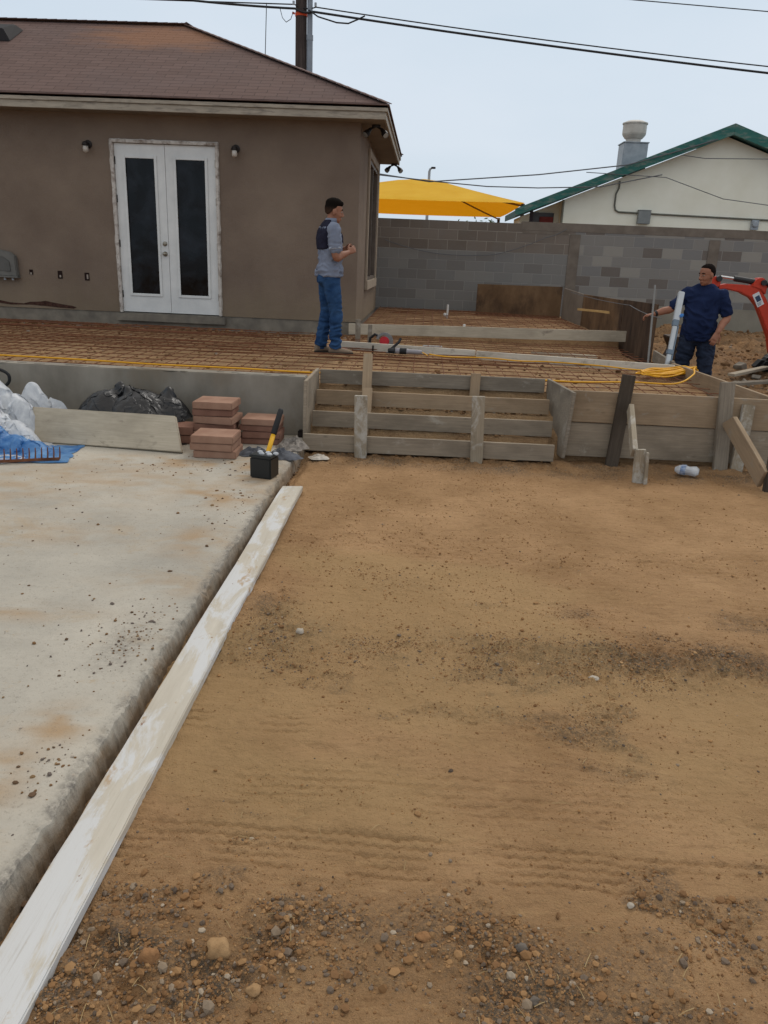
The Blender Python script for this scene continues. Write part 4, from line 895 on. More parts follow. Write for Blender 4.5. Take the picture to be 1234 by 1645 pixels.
# plywood
def sheet(name, a, c, z0a, z1a, z0c, z1c, th, mat, label):
    a, c = V(a), V(c); d = (c-a).normalized(); n = V((-d.y, d.x, 0))*th
    b = MB(); b.prism([(a.x,a.y,z0a),(c.x,c.y,z0c),(c.x,c.y,z1c),(a.x,a.y,z1a)], n); o = b.build(name, mat, None, 0.002); return tag(o, label, 'plywood panel')
sheet('plywood_panel', (1.03,16.2,0), (2.68,15.95,0), .54, 1.17, .52, 1.19, .02, PLY, 'wide brown plywood sheet standing on edge near the block wall')
sheet('plywood_panel', (2.70,15.9,0), (2.80,14.42,0), .5, 1.17, .5, 1.12, .02, PLYG, 'small grey plywood panel between the brown sheets')
sheet('plywood_panel', (2.80,14.40,0), (2.86,11.72,0), .42, 1.12, .42, 1.15, .02, PLY, 'brown stained plywood panel carrying the thin yellow stick')
sheet('plywood_panel', (2.86,11.70,0), (2.97,10.40,0), .38, 1.16, .38, 1.17, .02, PLYD, 'dark plywood panel standing at the end of the grey raised board')
o = board('yellow_stick', (2.50,13.2,.92), (2.76,12.1,.95), .035, .02, (0,0,1), YELW, None); tag(o, 'thin fresh yellow wood stick leaning on the plywood', 'stick')
# ---- welded wire mesh lying on the soil
def mesh_mat(name, x0, x1, y0, y1, sp, z0, label, r=.0036, skip=None, seed=1):
    b = MB(); q = random.Random(seed)
    def zz_(x, y_): return z0+.012*mnoise.noise(V((x*1.1, y_*1.3, seed)))+.008*mnoise.noise(V((x*3.1, y_*3.3, seed+5)))
    def run(p0, p1):
        p0, p1 = V(p0), V(p1); n = max(2, int((p1-p0).length/.18)); pts = []
        for i in range(n+1):
            p = p0.lerp(p1, i/n); p.z = zz_(p.x, p.y); pts.append(p)
        b.tube(pts, r, 4)
    y_ = y0
    while y_ < y1:
        for a, c in (skip(y_) if skip else [(x0, x1)]):
            j = q.uniform(-.01, .01); run((a, y_+j, 0), (c, y_-j+q.uniform(-.012,.012), 0))
        y_ += sp*1.75*q.uniform(.92, 1.08)
    x = x0
    while x < x1:
        ya = y0
        if skip and -.97 < x < 1.2: ya = 7.2
        j = q.uniform(-.012, .012); run((x+j, ya, .006), (x-j, y1, .006)); x += sp*q.uniform(.95, 1.05)
    o = b.build(name, RUST, None, origin=((x0+x1)/2, (y0+y1)/2, z0)); return tag(o, label, 'wire mesh')
mesh_mat('wire_mesh', -8.6, 2.78, 6.80, 11.45, .152, .522, 'rusty welded wire mesh laid over the main patio soil', .0040, lambda y_: [(-8.6, 2.78)] if y_ > 7.2 else [(-8.6, -.99), (1.22, 2.86)])
mesh_mat('wire_mesh', -.92, 2.62, 11.6, 16.6, .152, .63, 'rusty wire mesh on the raised bed beside the house', .005, None, 9)
def rods(n, x0, x1, y0, y1, z, label, seed):
    q = random.Random(seed)
    for i in range(n):
        a = V((q.uniform(x0, x0+.8), q.uniform(y0, y1), z)); c = V((q.uniform(x1-.9, x1), a.y+q.uniform(-.12, .12), z)); b = MB()
        b.tube([a.lerp(c, t/10)+V((0, .02*math.sin(t+i), .012*mnoise.noise(V((t*.7, i, 2))))) for t in range(11)], .006, 6)
        tag(b.build('rebar_rod', RUST, None), label, 'rebar', 'rebar rods on the mesh')
rods(7, -6.8, -1.6, 10.3, 11.25, .54, 'rusty steel rod lying on the mesh along the house wall', 5)
rods(5, -5.2, 1.6, 7.5, 10.0, .54, 'rusty steel rod lying across the middle of the mesh', 6)

# ---- yellow extension cord
def cord(pts, r, label, name='extension_cord', mat=None, closed=False):
    # Catmull-Rom through the points
    P = [V(p) for p in pts]; o = []
    n = len(P)
    for i in range(n-1 if not closed else n):
        if closed: p0, p1, p2, p3 = P[i-1], P[i], P[(i+1) % n], P[(i+2) % n]
        else: p0, p1, p2, p3 = P[max(0, i-1)], P[i], P[i+1], P[min(n-1, i+2)]
        for k in range(8):
            t = k/8; o.append(0.5*((2*p1)+(p2-p0)*t+(2*p0-5*p1+4*p2-p3)*t*t+(3*p1-p0-3*p2+p3)*t**3))
    if not closed: o.append(P[-1])
    b = MB(); b.tube(o, r, 7, closed=closed); ob = b.build(name, mat or CORDY, None, smooth=True); return tag(ob, label, 'cord')
zc = .545
cord([(-7,7.5,zc),(-5.2,7.42,zc),(-4.1,7.45,zc),(-3.3,7.41,zc),(-2.53,7.33,zc),(-1.75,7.33,zc),(-1.09,7.28,zc),(-.45,7.35,zc),(.5,7.48,zc),(1.16,7.5,zc),(1.51,7.5,zc),(2.03,7.66,zc),(2.45,7.62,zc+.01),(2.72,7.95,zc+.06),(2.84,8.3,.618),(2.93,8.5,.60),(3.1,8.8,.45),(3.3,9.2,.2)], .0085, 'long yellow extension cord lying across the mesh behind the steps')
cord([(.08,9.08,.56),(.3,9.04,zc),(.75,9.10,zc),(1.1,8.95,zc),(1.45,9.0,zc),(1.98,8.86,zc),(2.3,8.66,zc),(2.5,8.55,zc+.01)], .008, 'yellow cord running from the grinder to the coil')
q = random.Random(2); pts = []
for i in range(13*10):
    a = 2*math.pi*i/10; k = i/130
    tu = i//10; qq = random.Random(tu*7+1); rx = .27+qq.uniform(-.05,.05); ry = .10+qq.uniform(-.04,.05); ox = qq.uniform(-.03,.03); oy = qq.uniform(-.04,.04)
    pts.append((2.60+ox+rx*math.cos(a)*(1+.12*math.cos(a)), 8.50+oy+ry*math.sin(a)*(1-.45*math.cos(a))+.09*math.cos(a), .525+.06*k*(1-.5*abs(math.cos(a)))+q.uniform(-.006,.006)+.055*max(0, math.cos(a))**2))
cord(pts, .0085, 'coil of yellow extension cord heaped at the patio corner', 'cord_coil')

# ---- power tools on the mesh
cs = thing('circular_saw', 'red and grey circular saw standing between the two long boards', 'power saw', (-.52, 10.3, .43))
Mr = Matrix.Rotation(R(90), 4, 'X'); c0 = V((-.50, 10.3, .56))
b = MB(); b.lathe([(.058,-.02),(.066,-.015),(.066,.03),(.055,.045)], c0, 24, 0, Mr); b.build('motor_body', REDT, cs, 0.004)
b = MB()
arc = [c0+V((math.cos(t)*.098, -.03, math.sin(t)*.098)) for t in [math.pi*k/12 for k in range(-1, 12)]]
for p, q_ in zip(arc[:-1], arc[1:]): b.bar(p, q_, .036, .03, (0, -1, 0))
b.build('blade_guard', STEEL, cs, 0.004)
b = MB(); b.lathe([(.085,0),(.085,.003)], c0+V((.02,-.03,-.01)), 36, 0, Mr); b.build('blade', STEEL, cs)
b = MB(); b.box((-.72,10.22,.435),(-.30,10.38,.442)); b.build('base_plate', METAL, cs, 0.002)
b = MB(); b.tube([c0+V((-.06,.03,.05)), c0+V((-.13,.03,.08)), c0+V((-.19,.03,.03)), c0+V((-.20,.03,-.06))], .018, 8); b.build('handle', RUBB, cs)
ag = thing('angle_grinder', 'black and grey angle grinder lying on the mesh beside the man in jeans', 'grinder', (-.25, 9.3, .51))
d = V((1,-.12,0)).normalized(); a = V((-.31, 9.13, .575))
b = MB(); b.tube([a, a+d*.02, a+d*.12, a+d*.16, a+d*.26, a+d*.31], [.030,.034,.034,.027,.027,.022], 14); b.build('motor_body', plain('grinder_grey', lin(150,146,150), .5), ag)
b = MB(); b.tube([a+d*.05-V((0,0,.0)), a+d*.13], .0365, 14); b.build('band', RUBB, ag)
b = MB(); b.tube([a-d*.01, a-d*.05, a-d*.09], [.036,.034,.02], 12); b.build('gear_head', MACHD, ag)
b = MB(); b.lathe([(.062,-.004),(.062,.0)], a-d*.05+V((0,0,-.022)), 24); b.build('disc', MACHD, ag)
b = MB(); b.tube([a-d*.05+V((0,0,.02)), a+d*.03+V((.0,.06,.09)), a+d*.05+V((.0,.10,.13))], .016, 8); b.build('side_handle', RUBB, ag)
b = MB(); b.tube([a+d*.31, a+d*.36+V((0,-.02,-.02)), a+d*.38+V((0,-.05,-.028))], .006, 6); b.build('cable', CORDY, ag)
tb = thing('spirit_level', 'short silver box level lying in front of the raised board', 'level', (.12, 10.45, .45))
b = MB(); b.box((0.0,10.42,.445),(.26,10.47,.515)); b.build('body', LEVELM, tb, 0.006)
b = MB(); b.box((.02,10.412,.46),(.24,10.4195,.50)); b.build('rail', MACHD, tb, 0.002)
# white pipe stubs, bits of debris on the deck
for (x, y_, z_, h, lab) in ((.42,14.8,.60,.22,'white pipe stub standing near the block wall ledge'), (.60,11.9,.58,.12,'short white pipe stub behind the raised board'), (-.60,9.45,.46,.13,'dark bent wire stub in front of the long board')):
    b = MB(); b.tube([(x,y_,z_-.05),(x+.005,y_,z_+h)], .02 if 'white' in lab else .01, 10)
    if 'white' in lab: b.ball((x-.04,y_,z_+.03), (.035,.03,.04), 8)
    tag(b.build('pipe_stub', WHITEP if 'white' in lab else METAL, None), lab, 'pipe stub')

# ---- yard tool: white pole against the form
lv = thing('float_pole', 'white and blue aluminium pole leaning upright by the man in navy', 'pole', (2.86, 9.0, .60))
p0, p1 = V((2.80,9.1,.50)), V((2.94,9.42,1.36)); L = lambda t: p0.lerp(p1, t)
b = MB(); b.bar(L(0), L(.58), .052, .035, (0,-1,0)); b.build('lower_tube', LEVELM, lv, 0.006)
b = MB(); b.bar(L(.62), L(1), .070, .04, (0,-1,0)); b.build('upper_tube', LEVELM, lv, 0.006)
for t0_, t1_ in ((.56,.64), (.20,.26)):
    b = MB(); b.bar(L(t0_), L(t1_), .066, .05, (0,-1,0)); b.build('joint', LEVELG, lv, 0.004)
b = MB(); b.bar(L(.68)+V((.030,-.02,0)), L(.71)+V((.062,-.02,.008)), .035, .04, (0,-1,0)); b.build('clip', LEVELB, lv, 0.01)
b = MB(); b.bar(L(.04)+V((.036,0,0)), L(.56)+V((.036,0,0)), .016, .03, (0,-1,0)); b.build('rail', LEVELG, lv, 0.003)
b = MB(); b.tube([(2.70,9.5,.5),(2.68,9.6,1.42)], .012, 8); tag(b.build('thin_rod', plain('grey_rod', lin(140,140,138), .6), None), 'thin grey rod standing left of the white pole', 'rod')

# ------------------------------------------------------------------ things on the driveway
SZ = .09
def paver(x, y_, z, rot, w, d_, h, mat, label, grp):
    b = MB(); b.box((-w/2,-d_/2,0),(w/2,d_/2,h)); me = b
    o = me.build('paver', mat, None, 0.005, origin=(0,0,0)); Mx = Matrix.Translation((x,y_,z)) @ Matrix.Rotation(R(rot),4,'Z') @ Matrix.Rotation(R(rnd.uniform(-.4,.4)),4,'Y')
    o.matrix_basis = Mx; W[o] = Mx; return tag(o, label, 'paver', grp)
ph = .056
names = ('second from the bottom', 'third from the bottom', 'fourth from the bottom', 'fifth from the bottom', 'second from the top')
offs = [(.04,.02,-6),(.00,.0,2),(-.01,.01,4),(.015,-.01,-5),(-.02,.015,3),(.0,.0,-1)]
for i, (dx, dy, ro_) in enumerate(offs):
    lab = 'terracotta paver %s of the tallest stack' % ('at the bottom' if i == 0 else 'on the top' if i == 5 else names[i-1])
    paver(-1.655+dx*.7, 6.22+dy, SZ+.001+i*(ph+.003), ro_, .325, .29, ph, PAVER if i % 2 else BRICKR, lab, 'stacked pavers')
for i in range(3):
    paver(-1.555+(.012,-.006,.0)[i], 5.80+(.01,0,-.005)[i], SZ+.001+i*(ph+.003), (2,-1,1)[i], .325, .29, ph, PAVER, 'reddish paver %s of the low front stack' % ('bottom', 'middle', 'top')[i], 'stacked pavers')
for i in range(4):
    paver(-1.300+(.0,.01,-.01,.004)[i], 6.32+(.0,-.01,.01,0)[i], SZ+.001+i*(.053), (0,2,-1,1)[i], .315, .27, .05, (BRICKR,BRICKR,BRICKR,PAVER)[i], 'reddish paver %s of the right stack behind the hammer' % ('lowest', 'second', 'third', 'topmost')[i], 'stacked pavers')
for i in range(2):
    paver(-1.93+.01*i, 6.2, SZ+.001+i*.07, 1, .20, .24, .066, BRICKR, 'dark red brick %s behind the end of the leaning plank' % ('lower', 'upper')[i], 'bricks by the plank')
o = board('plank', (-3.42,6.00,.215), (-1.86,5.84,.222), .285, .038, (0,.55,1), PALEGREY, None, .004, .006, cut0=.02, cut1=-.05); tag(o, 'wide pale plank leaning on edge against the black plastic', 'plank')
# cloth-like heaps
def heap(name, c, rx, ry, h, mat, label, cat, seed, fold=.5, n=48, group=None, flat=2.0, fs_=.75, lean=0.0):
    """a crumpled sheet: a lump with broad folds and sharp creases, thin where it meets the ground"""
    q = V((seed*3.1, seed*1.7, seed)); vs, fc = [], []; m2 = n*2
    def hgt(x, y_):
        w_ = V((x*1.5*fs_, y_*1.5*fs_, seed*.37)); w_ = w_+V((mnoise.noise(w_*1.2+q), mnoise.noise(w_*1.2-q), 0))*.9
        r1 = 1-min(1, abs(mnoise.noise(w_*1.25+q))*2.6); r2 = 1-min(1, abs(mnoise.noise(w_*2.6-q))*2.6)
        return .78+.45*mnoise.noise(w_*.7-q)+fold*(.42*r1*r1+.12*r2-.2)
    for i in range(n+1):
        t = i/n
        for j in range(m2):
            a = 2*math.pi*j/m2; ux, uy = math.cos(a)*t, math.sin(a)*t
            e = 1+.30*mnoise.noise(V((math.cos(a)*1.3, math.sin(a)*1.3, seed)))+.14*mnoise.noise(V((math.cos(a)*4, math.sin(a)*4, seed)))
            pr = (1-t**flat) if t < 1 else 0
            z = h*pr*max(.12, hgt(ux, uy)); cr_ = .05*mnoise.noise(V((ux*4, uy*4, seed+3)))
            vs.append((c[0]+(ux*e+cr_+lean*z/h*.3)*rx, c[1]+(uy*e+cr_)*ry, c[2]+max(.004, z)))
    for i in range(n):
        for j in range(m2):
            k = i*m2; fc.append((k+j, k+m2+j, k+m2+(j+1) % m2, k+(j+1) % m2))
    b = MB(); b.add(vs, fc); o = b.build(name, mat, None, smooth=True, origin=c)
    return tag(o, label, cat, group)
def drape(name, mat, label, cat, w, d, n, c, rot, squash, lumps, seed, it=260, zoff=.25, bend=.35, amp=.10, group=None, crinkle=.016):
    """a plastic sheet let fall over lumps: point masses on a grid, stretched back to length and kept above what lies under them"""
    g = np.random.default_rng(seed); m = max(8, int(n*d/w)); u, v = np.meshgrid(np.linspace(-.5, .5, n), np.linspace(-.5, .5, m))
    L0 = w/(n-1)
    P = np.stack([u*w*squash, v*d*squash, zoff+amp*2*fbm(u*6+seed, v*6, seed, 3)+amp*.8*fbm(u*18, v*18, seed+5, 2)], -1)
    a = R(rot); P = np.stack([P[...,0]*math.cos(a)-P[...,1]*math.sin(a), P[...,0]*math.sin(a)+P[...,1]*math.cos(a), P[...,2]], -1)+np.array([c[0], c[1], SZ])
    Q = P.copy()
    def con(P, sl1, sl2, L, wgt):
        A, B = P[sl1], P[sl2]; e = B-A; l = np.linalg.norm(e, axis=-1, keepdims=True)+1e-9; k = e*(l-L)/l*.5*wgt; D[sl1] += k; D[sl2] -= k; C_[sl1] += 1; C_[sl2] += 1
    sl = lambda a0, a1, b0, b1: (slice(a0, a1 or None), slice(b0, b1 or None))
    hit = np.zeros(P.shape[:2], bool)
    for step in range(it):
        vel = (P-Q)*.93; Q = P.copy(); P = P+vel; P[..., 2] -= .0016
        for _ in range(3):
            D = np.zeros_like(P); C_ = np.zeros(P.shape[:2]+(1,))
            con(P, sl(0,0,0,-1), sl(0,0,1,0), L0, 1); con(P, sl(0,-1,0,0), sl(1,0,0,0), L0, 1)
            con(P, sl(0,-1,0,-1), sl(1,0,1,0), L0*1.414, .6); con(P, sl(0,-1,1,0), sl(1,0,0,-1), L0*1.414, .6)
            con(P, sl(0,0,0,-2), sl(0,0,2,0), L0*2, bend); con(P, sl(0,-2,0,0), sl(2,0,0,0), L0*2, bend)
            P = P+D/np.maximum(C_, 1)*2.2
            Hf = np.zeros(P.shape[:2])
            for (x, y_, h_, r_) in lumps: Hf = np.maximum(Hf, h_*(1-np.minimum(1, (np.hypot(P[..., 0]-x, (P[..., 1]-y_)*1.2)/r_)**1.9)))
            u_ = P[..., 2] < SZ+Hf; hit |= u_ & (Hf > .02); P[..., 2] = np.where(u_, SZ+Hf, P[..., 2])
            P[..., 2] = np.maximum(P[..., 2], SZ+.004+.004*g.random(P.shape[:2])); P[..., 1] = np.minimum(P[..., 1], 6.575)
        f_ = (P[..., 2] < SZ+.012) | hit; hit[:] = False; Q = np.where(f_[..., None], P-(P-Q)*.08, Q)
    up_f = smooth01(SZ+.01, SZ+.08, P[..., 2]); wa = u*w*7; wb = v*d*7; rdg = lambda a_, b_, s_: 1-np.minimum(1, np.abs(fbm(a_+1.5*fbm(b_, a_, s_+9, 2), b_, s_, 3))*3.2)
    P[..., 2] += up_f*crinkle*(rdg(wa, wb, seed+20)-.5+.5*rdg(wa*2.3, wb*2.3, seed+30)); P[..., 1] -= up_f*crinkle*.8*(rdg(wb+4, wa, seed+40)-.4)
    P[..., 1] = np.minimum(P[..., 1], 6.59)
    o = np_mesh(name, P.reshape(-1, 3), grid_faces(n, m), mat, None, True, origin=(c[0], c[1], SZ))
    sm = o.modifiers.new('smooth', 'SUBSURF'); sm.levels = 1; sm.render_levels = 1
    return tag(o, label, cat, group)
drape('plastic_bag', BLACKP, 'crumpled black plastic sheet heaped behind the leaning plank', 'plastic sheet', 1.7, 1.2, 72, (-2.40,6.30), 8, .52, [(-2.64,6.38,.36,.36),(-2.36,6.40,.37,.46),(-2.14,6.42,.34,.30),(-2.54,6.44,.44,.12),(-2.46,6.40,.41,.14),(-2.12,6.44,.42,.10)], 3, 64, .62, .10, .12, crinkle=.012)
drape('plastic_sheet', SHEETW, 'crumpled clear white plastic sheeting heaped at the left edge', 'plastic sheet', 2.2, 1.7, 84, (-3.40,5.98), -12, .48, [(-3.62,6.06,.50,.26),(-3.42,6.02,.50,.24),(-3.22,6.0,.36,.22),(-3.22,6.28,.42,.18),(-3.02,6.34,.40,.13),(-3.35,5.75,.34,.25),(-3.12,5.74,.20,.2)], 5, 56, .66, .12, .13)
drape('plastic_bag', SHEETB, 'shiny blue plastic bag in front of the white sheeting', 'plastic bag', 1.5, .8, 60, (-3.06,5.50), 10, .56, [(-3.25,5.62,.20,.22),(-3.05,5.60,.12,.16),(-2.90,5.58,.09,.14),(-3.3,5.48,.12,.2)], 8, 56, .30, .12, .08)
drape('plastic_sheet', SHEETW, 'flat white plastic flap under the rake head', 'plastic sheet', .8, .4, 40, (-3.14,5.32), 14, .6, [(-3.2,5.34,.08,.14)], 11, 50, .16, .2, .06)
rk = thing('garden_rake', 'rusty rake head lying with its tines up before the blue plastic', 'rake', (-2.9, 5.25, SZ))
b = MB(); r0_, r1_ = V((-3.20,5.10,SZ+.02)), V((-2.60,5.36,SZ+.02)); b.bar(r0_, r1_, .016, .02); b.build('head_bar', RUST, rk, 0.003)
for i in range(17):
    p = r0_.lerp(r1_, i/16); b = MB(); b.tube([p, p+V((.0,.012,.045)), p+V((-.004,.022,.085))], [.006,.005,.003], 6); b.build('tine', RUST, rk)
b = MB(); b.tube([r0_+V((-.02,0,0)), V((-3.6,4.98,SZ+.05)), V((-4.6,4.6,SZ+.02))], .014, 8); b.build('handle', YELW, rk)
cord([(-4.45,6.585,.60),(-4.1,6.5,.62),(-3.62,6.5,.56),(-3.53,6.5,.48),(-3.62,6.5,.40),(-3.9,6.5,.40),(-4.4,6.48,.42)], .014, 'black hose loop hanging at the left end of the concrete wall', 'hose', RUBB)
# hammer, gloves, battery box
hm = thing('hammer', 'sledge hammer with black and yellow handle leaning behind the black battery', 'hammer', (-1.16, 5.75, SZ))
a, c = V((-1.135,5.63,.12)), V((-1.06,5.86,.46)); L = lambda t: a.lerp(c, t)
b = MB(); b.tube([L(0), L(.12), L(.5)], [.017,.018,.018], 12); b.build('handle', HAMY, hm, smooth=True)
b = MB(); b.tube([L(.48), L(.5), L(.97), L(1)], [.019,.023,.021,.014], 12); b.build('grip', RUBB, hm, smooth=True)
b = MB(); b.bar(L(.02)+V((-.085,.02,0)), L(.02)+V((.085,-.02,0)), .055, .055); b.build('head', METAL, hm, 0.01)
heap('work_glove', (-1.03,5.82,SZ), .15, .11, .07, GLOVE, 'grey work glove crumpled right of the black battery', 'glove', 31, .9, 30)
heap('work_glove', (-1.27,5.86,SZ), .15, .09, .06, GLOVE, 'grey work glove lying under the hammer in front of the right stack', 'glove', 37, .9, 30)
heap('wire_tangle', (-1.02,6.12,SZ), .13, .12, .10, mottled('wire_scrap', lin(96,90,84), lin(150,142,134), 30, .7), 'tangle of grey tie wire by the concrete wall', 'wire', 41, 1.1, 26)
bt = thing('battery', 'black square car battery standing near the driveway edge', 'battery', (-1.07, 5.25, SZ), R(-14))
Wl = lambda p: W[bt] @ V(p)
b = MB(); b.box((-.080,-.070,0.001),(.080,.070,.148)); b.build('case', plain('battery_case', lin(30,33,34), .4, .4), bt, 0.008, local=True)
b = MB(); b.box((-.083,-.073,.148),(.083,.073,.168)); lid = b.build('lid', plain('battery_lid', lin(36,42,44), .35, .45), bt, 0.006, local=True)
b = MB()
for i in range(5): b.ball((-.04+.03*i, .02*(-1)**i, .170), (.022,.02,.012), 7)
b.build('film_scrap', SHEETW, lid, local=True)
for sx in (-.06, .06):
    b = MB(); b.lathe([(.012,.168),(.010,.185)], (sx,.045,0), 12); b.build('terminal', STEEL, bt, local=True)
b = MB(); b.prism([(-.0815,-.05,.03),(-.0815,.05,.06),(-.0815,.05,.13),(-.0815,-.05,.11)], (.0012,0,0)); lb = b.build('side_label', mottled('torn_label', lin(70,78,80), lin(200,204,206), 20, .5, .3, 0), bt, local=True)
b = MB(); b.box((-1.035,6.52,SZ),(-.992,6.58,SZ+.06)); tag(b.build('rubber_block', METAL, None, .006), 'small dark block at the foot of the concrete wall corner', 'block')

# ------------------------------------------------------------------ litter and stones in the dirt
bo = thing('crushed_bottle', 'crushed clear plastic bottle lying under the right form planks', 'bottle', (2.23, 6.22, 0))
a = V((2.13,6.29,.045)); d = V((.9,-.42,-.02)).normalized()
b = MB(); b.tube([a, a+d*.03, a+d*.07, a+d*.11, a+d*.16, a+d*.185], [.02,.038,.042,.034,.044,.03], 12)
for i, p in enumerate(b.v): b.v[i] = p+V((0, .010*mnoise.noise(p*30), .012*mnoise.noise(p*26)))
b.build('body', SHEETW, bo)
b = MB(); b.tube([a+d*.045, a+d*.085], [.0425,.044], 12)
for i, p in enumerate(b.v): b.v[i] = p+V((0, .010*mnoise.noise(p*30), .012*mnoise.noise(p*26)))
b.build('label_band', mottled('blue_print', lin(96,120,160), lin(190,200,214), 40, .5), bo)
def stone(x, y_, r, label, mat, seed, name='stone', cat='stone', sq=.7, zf=.25):
    b = MB(); b.ball((0,0,0), 1, 18)
    for i, p in enumerate(b.v):
        k = 1+.38*mnoise.noise(p*1.3+V((seed,0,0)))+.16*mnoise.noise(p*3.4+V((0,seed,0)))
        b.v[i] = V((p.x*r*k, p.y*r*k*.85, p.z*r*k*sq))
    z = float(ground_h(np.array([[x]]), np.array([[y_]]))[0, 0])
    b.v = [p+V((x, y_, z+r*sq*zf)) for p in b.v]
    return tag(b.build(name, mat, None, smooth=True), label, cat)
S_TAN = mottled('tan_stone', lin(146,114,80), lin(178,146,108), 14, .95, .1, .6, .006, 90)
S_GRY = mottled('grey_stone', lin(92,84,76), lin(122,113,104), 18, .85, .2, .5, .004, 110)
S_WHT = mottled('pale_stone', lin(160,150,136), lin(190,180,166), 14, .9, .15, .4, .004, 110)
S_CON = mottled('rubble_concrete', lin(126,120,110), lin(156,148,136), 8, .9, .15, .5, .006, 60)
S_RED = mottled('red_clod', lin(134,98,66), lin(160,120,84), 14, .95, .1, .7, .006, 80)
stone(-.405,1.40,.030,'largest tan rock in the foreground dirt near the long board',S_TAN,3,'rock','rock')
stone(-.555,1.35,.022,'pointed reddish clod left of the largest tan rock',S_RED,5,'clod','clod',.9)
stone(.316,1.462,.014,'dark blue-grey pebble in the lower right dirt',S_GRY,8)
stone(.335,1.335,.014,'smooth grey pebble nearest the bottom edge of the picture',S_GRY,11)
stone(.77,2.83,.020,'flat whitish stone in the gritty strip across the dirt',S_WHT,13,sq=.4)
stone(-.47,3.05,.018,'pale stone beside the long board at the gritty strip',S_WHT,17)
stone(1.95,2.86,.035,'brown clod at the right end of the gritty strip',S_TAN,19,'clod','clod')
stone(.62,1.63,.009,'pale grey stone in the clump of grit right of centre',S_WHT,23)
stone(-.30,1.30,.018,'tan clod at the bottom edge left of centre',S_TAN,29,'clod','clod')
stone(.08,1.47,.017,'rounded orange-brown clod in the lower middle dirt',S_RED,31,'clod','clod')
heap('crumpled_paper', (-.80,6.14,.01), .085, .06, .05, mottled('dirty_paper', lin(170,160,146), lin(205,198,188), 12, .9), 'crumpled whitish paper scrap below the left end of the steps', 'paper', 51, 1.2, 20)
# loose grit: thousands of crumbs, one object
ico_v = [V(p).normalized() for p in ((0,0,-1),(.72,-.53,-.45),(-.28,-.85,-.45),(-.89,0,-.45),(-.28,.85,-.45),(.72,.53,-.45),(.28,-.85,.45),(-.72,-.53,.45),(-.72,.53,.45),(.28,.85,.45),(.89,0,.45),(0,0,1))]
ico_f = [(0,1,2),(1,0,5),(0,2,3),(0,3,4),(0,4,5),(1,5,10),(2,1,6),(3,2,7),(4,3,8),(5,4,9),(1,10,6),(2,6,7),(3,7,8),(4,8,9),(5,9,10),(6,10,11),(7,6,11),(8,7,11),(9,8,11),(10,9,11)]
ico = np.array([tuple(p) for p in ico_v])
def grit(name, pts, sizes, mat, seed, tri=True):
    g = np.random.default_rng(seed); vs, fs = [], []
    for i, ((x, y_, z), s_) in enumerate(zip(pts, sizes)):
        sc = s_*g.uniform(.6, 1.25, 3); sc[2] *= .75
        a = g.uniform(0, 6.28); v = ico*g.uniform(.75, 1.2, (12, 1))*sc
        c, s2 = math.cos(a), math.sin(a); v = np.stack([v[:,0]*c-v[:,1]*s2, v[:,0]*s2+v[:,1]*c, v[:,2]], 1)
        vs.append(v+np.array((x, y_, z+s_*.2))); fs += [tuple(k+12*i for k in f) for f in ico_f]
    o = np_mesh(name, np.concatenate(vs), fs, mat, None, False); return tag(o, kind='stuff')
def m_grit(name, stops):
    m, nt, b = base(name, .92, .15); g = N(nt, 'ShaderNodeNewGeometry')
    col = ramp(nt, g.outputs['Random Per Island'], stops, 'CONSTANT')
    col = mix(nt, math_(nt, 'MULTIPLY', ntex(nt, worldpos(nt), 160, 4, .7), .5), col, lin(120,88,58)); nt.links.new(col, b.inputs['Base Color']); return m
GRIT = m_grit('grit', [(0, lin(138,104,70)), (.28, lin(160,125,87)), (.52, lin(126,95,66)), (.70, lin(112,103,93)), (.84, lin(92,85,78)), (.92, lin(144,131,114)), (.98, lin(178,166,148))])
g = np.random.default_rng(4); P = []; Sz = []
while len(P) < 36000:
    x = g.uniform(-.76, 2.6, 4000); y_ = np.exp(g.uniform(math.log(1.02), math.log(6.5), 4000)); m = gravel_mask(x, y_)
    keep = g.random(4000) < np.clip(m*(.25+1.5*np.clip(fbm(x*5, y_*5, 91)+.2, 0, 1)), .012, 1)
    keep &= (x < .28*y_*1.9+.3)
    x, y_ = x[keep], y_[keep]; z = ground_h(x[None], y_[None])[0]; s_ = np.exp(g.normal(math.log(.0026), .60, len(x)))*np.where(y_ < 1.8, 1.0, np.where(y_ < 2.7, .55, .66))
    P += list(zip(x, y_, z)); Sz += list(np.clip(s_, .0014, .016))
grit('gravel', P[:36000], Sz[:36000], GRIT, 5)
# soil crumbs strewn over the whole yard
x = []; n_ = 24000; y_ = np.exp(g.uniform(math.log(1.05), math.log(6.4), n_)); x = g.uniform(-.75, 1, n_); x = np.where(g.random(n_) < .35, x, -.75+(.75+.55*y_+.25)*g.random(n_)); k = fbm(x*3, y_*6, 95, 3)+.35*g.random(n_) > .05; x, y_ = x[k], y_[k]
grit('soil_crumbs', list(zip(x, y_, ground_h(x[None], y_[None])[0])), np.clip(np.exp(g.normal(math.log(.0017), .45, len(x)))*np.clip(y_*.45, .8, 1.9), .001, .009), m_grit('crumbs', [(0, lin(148,112,74)), (.35, lin(170,132,90)), (.65, lin(128,94,62)), (.88, lin(186,150,108))]), 15)
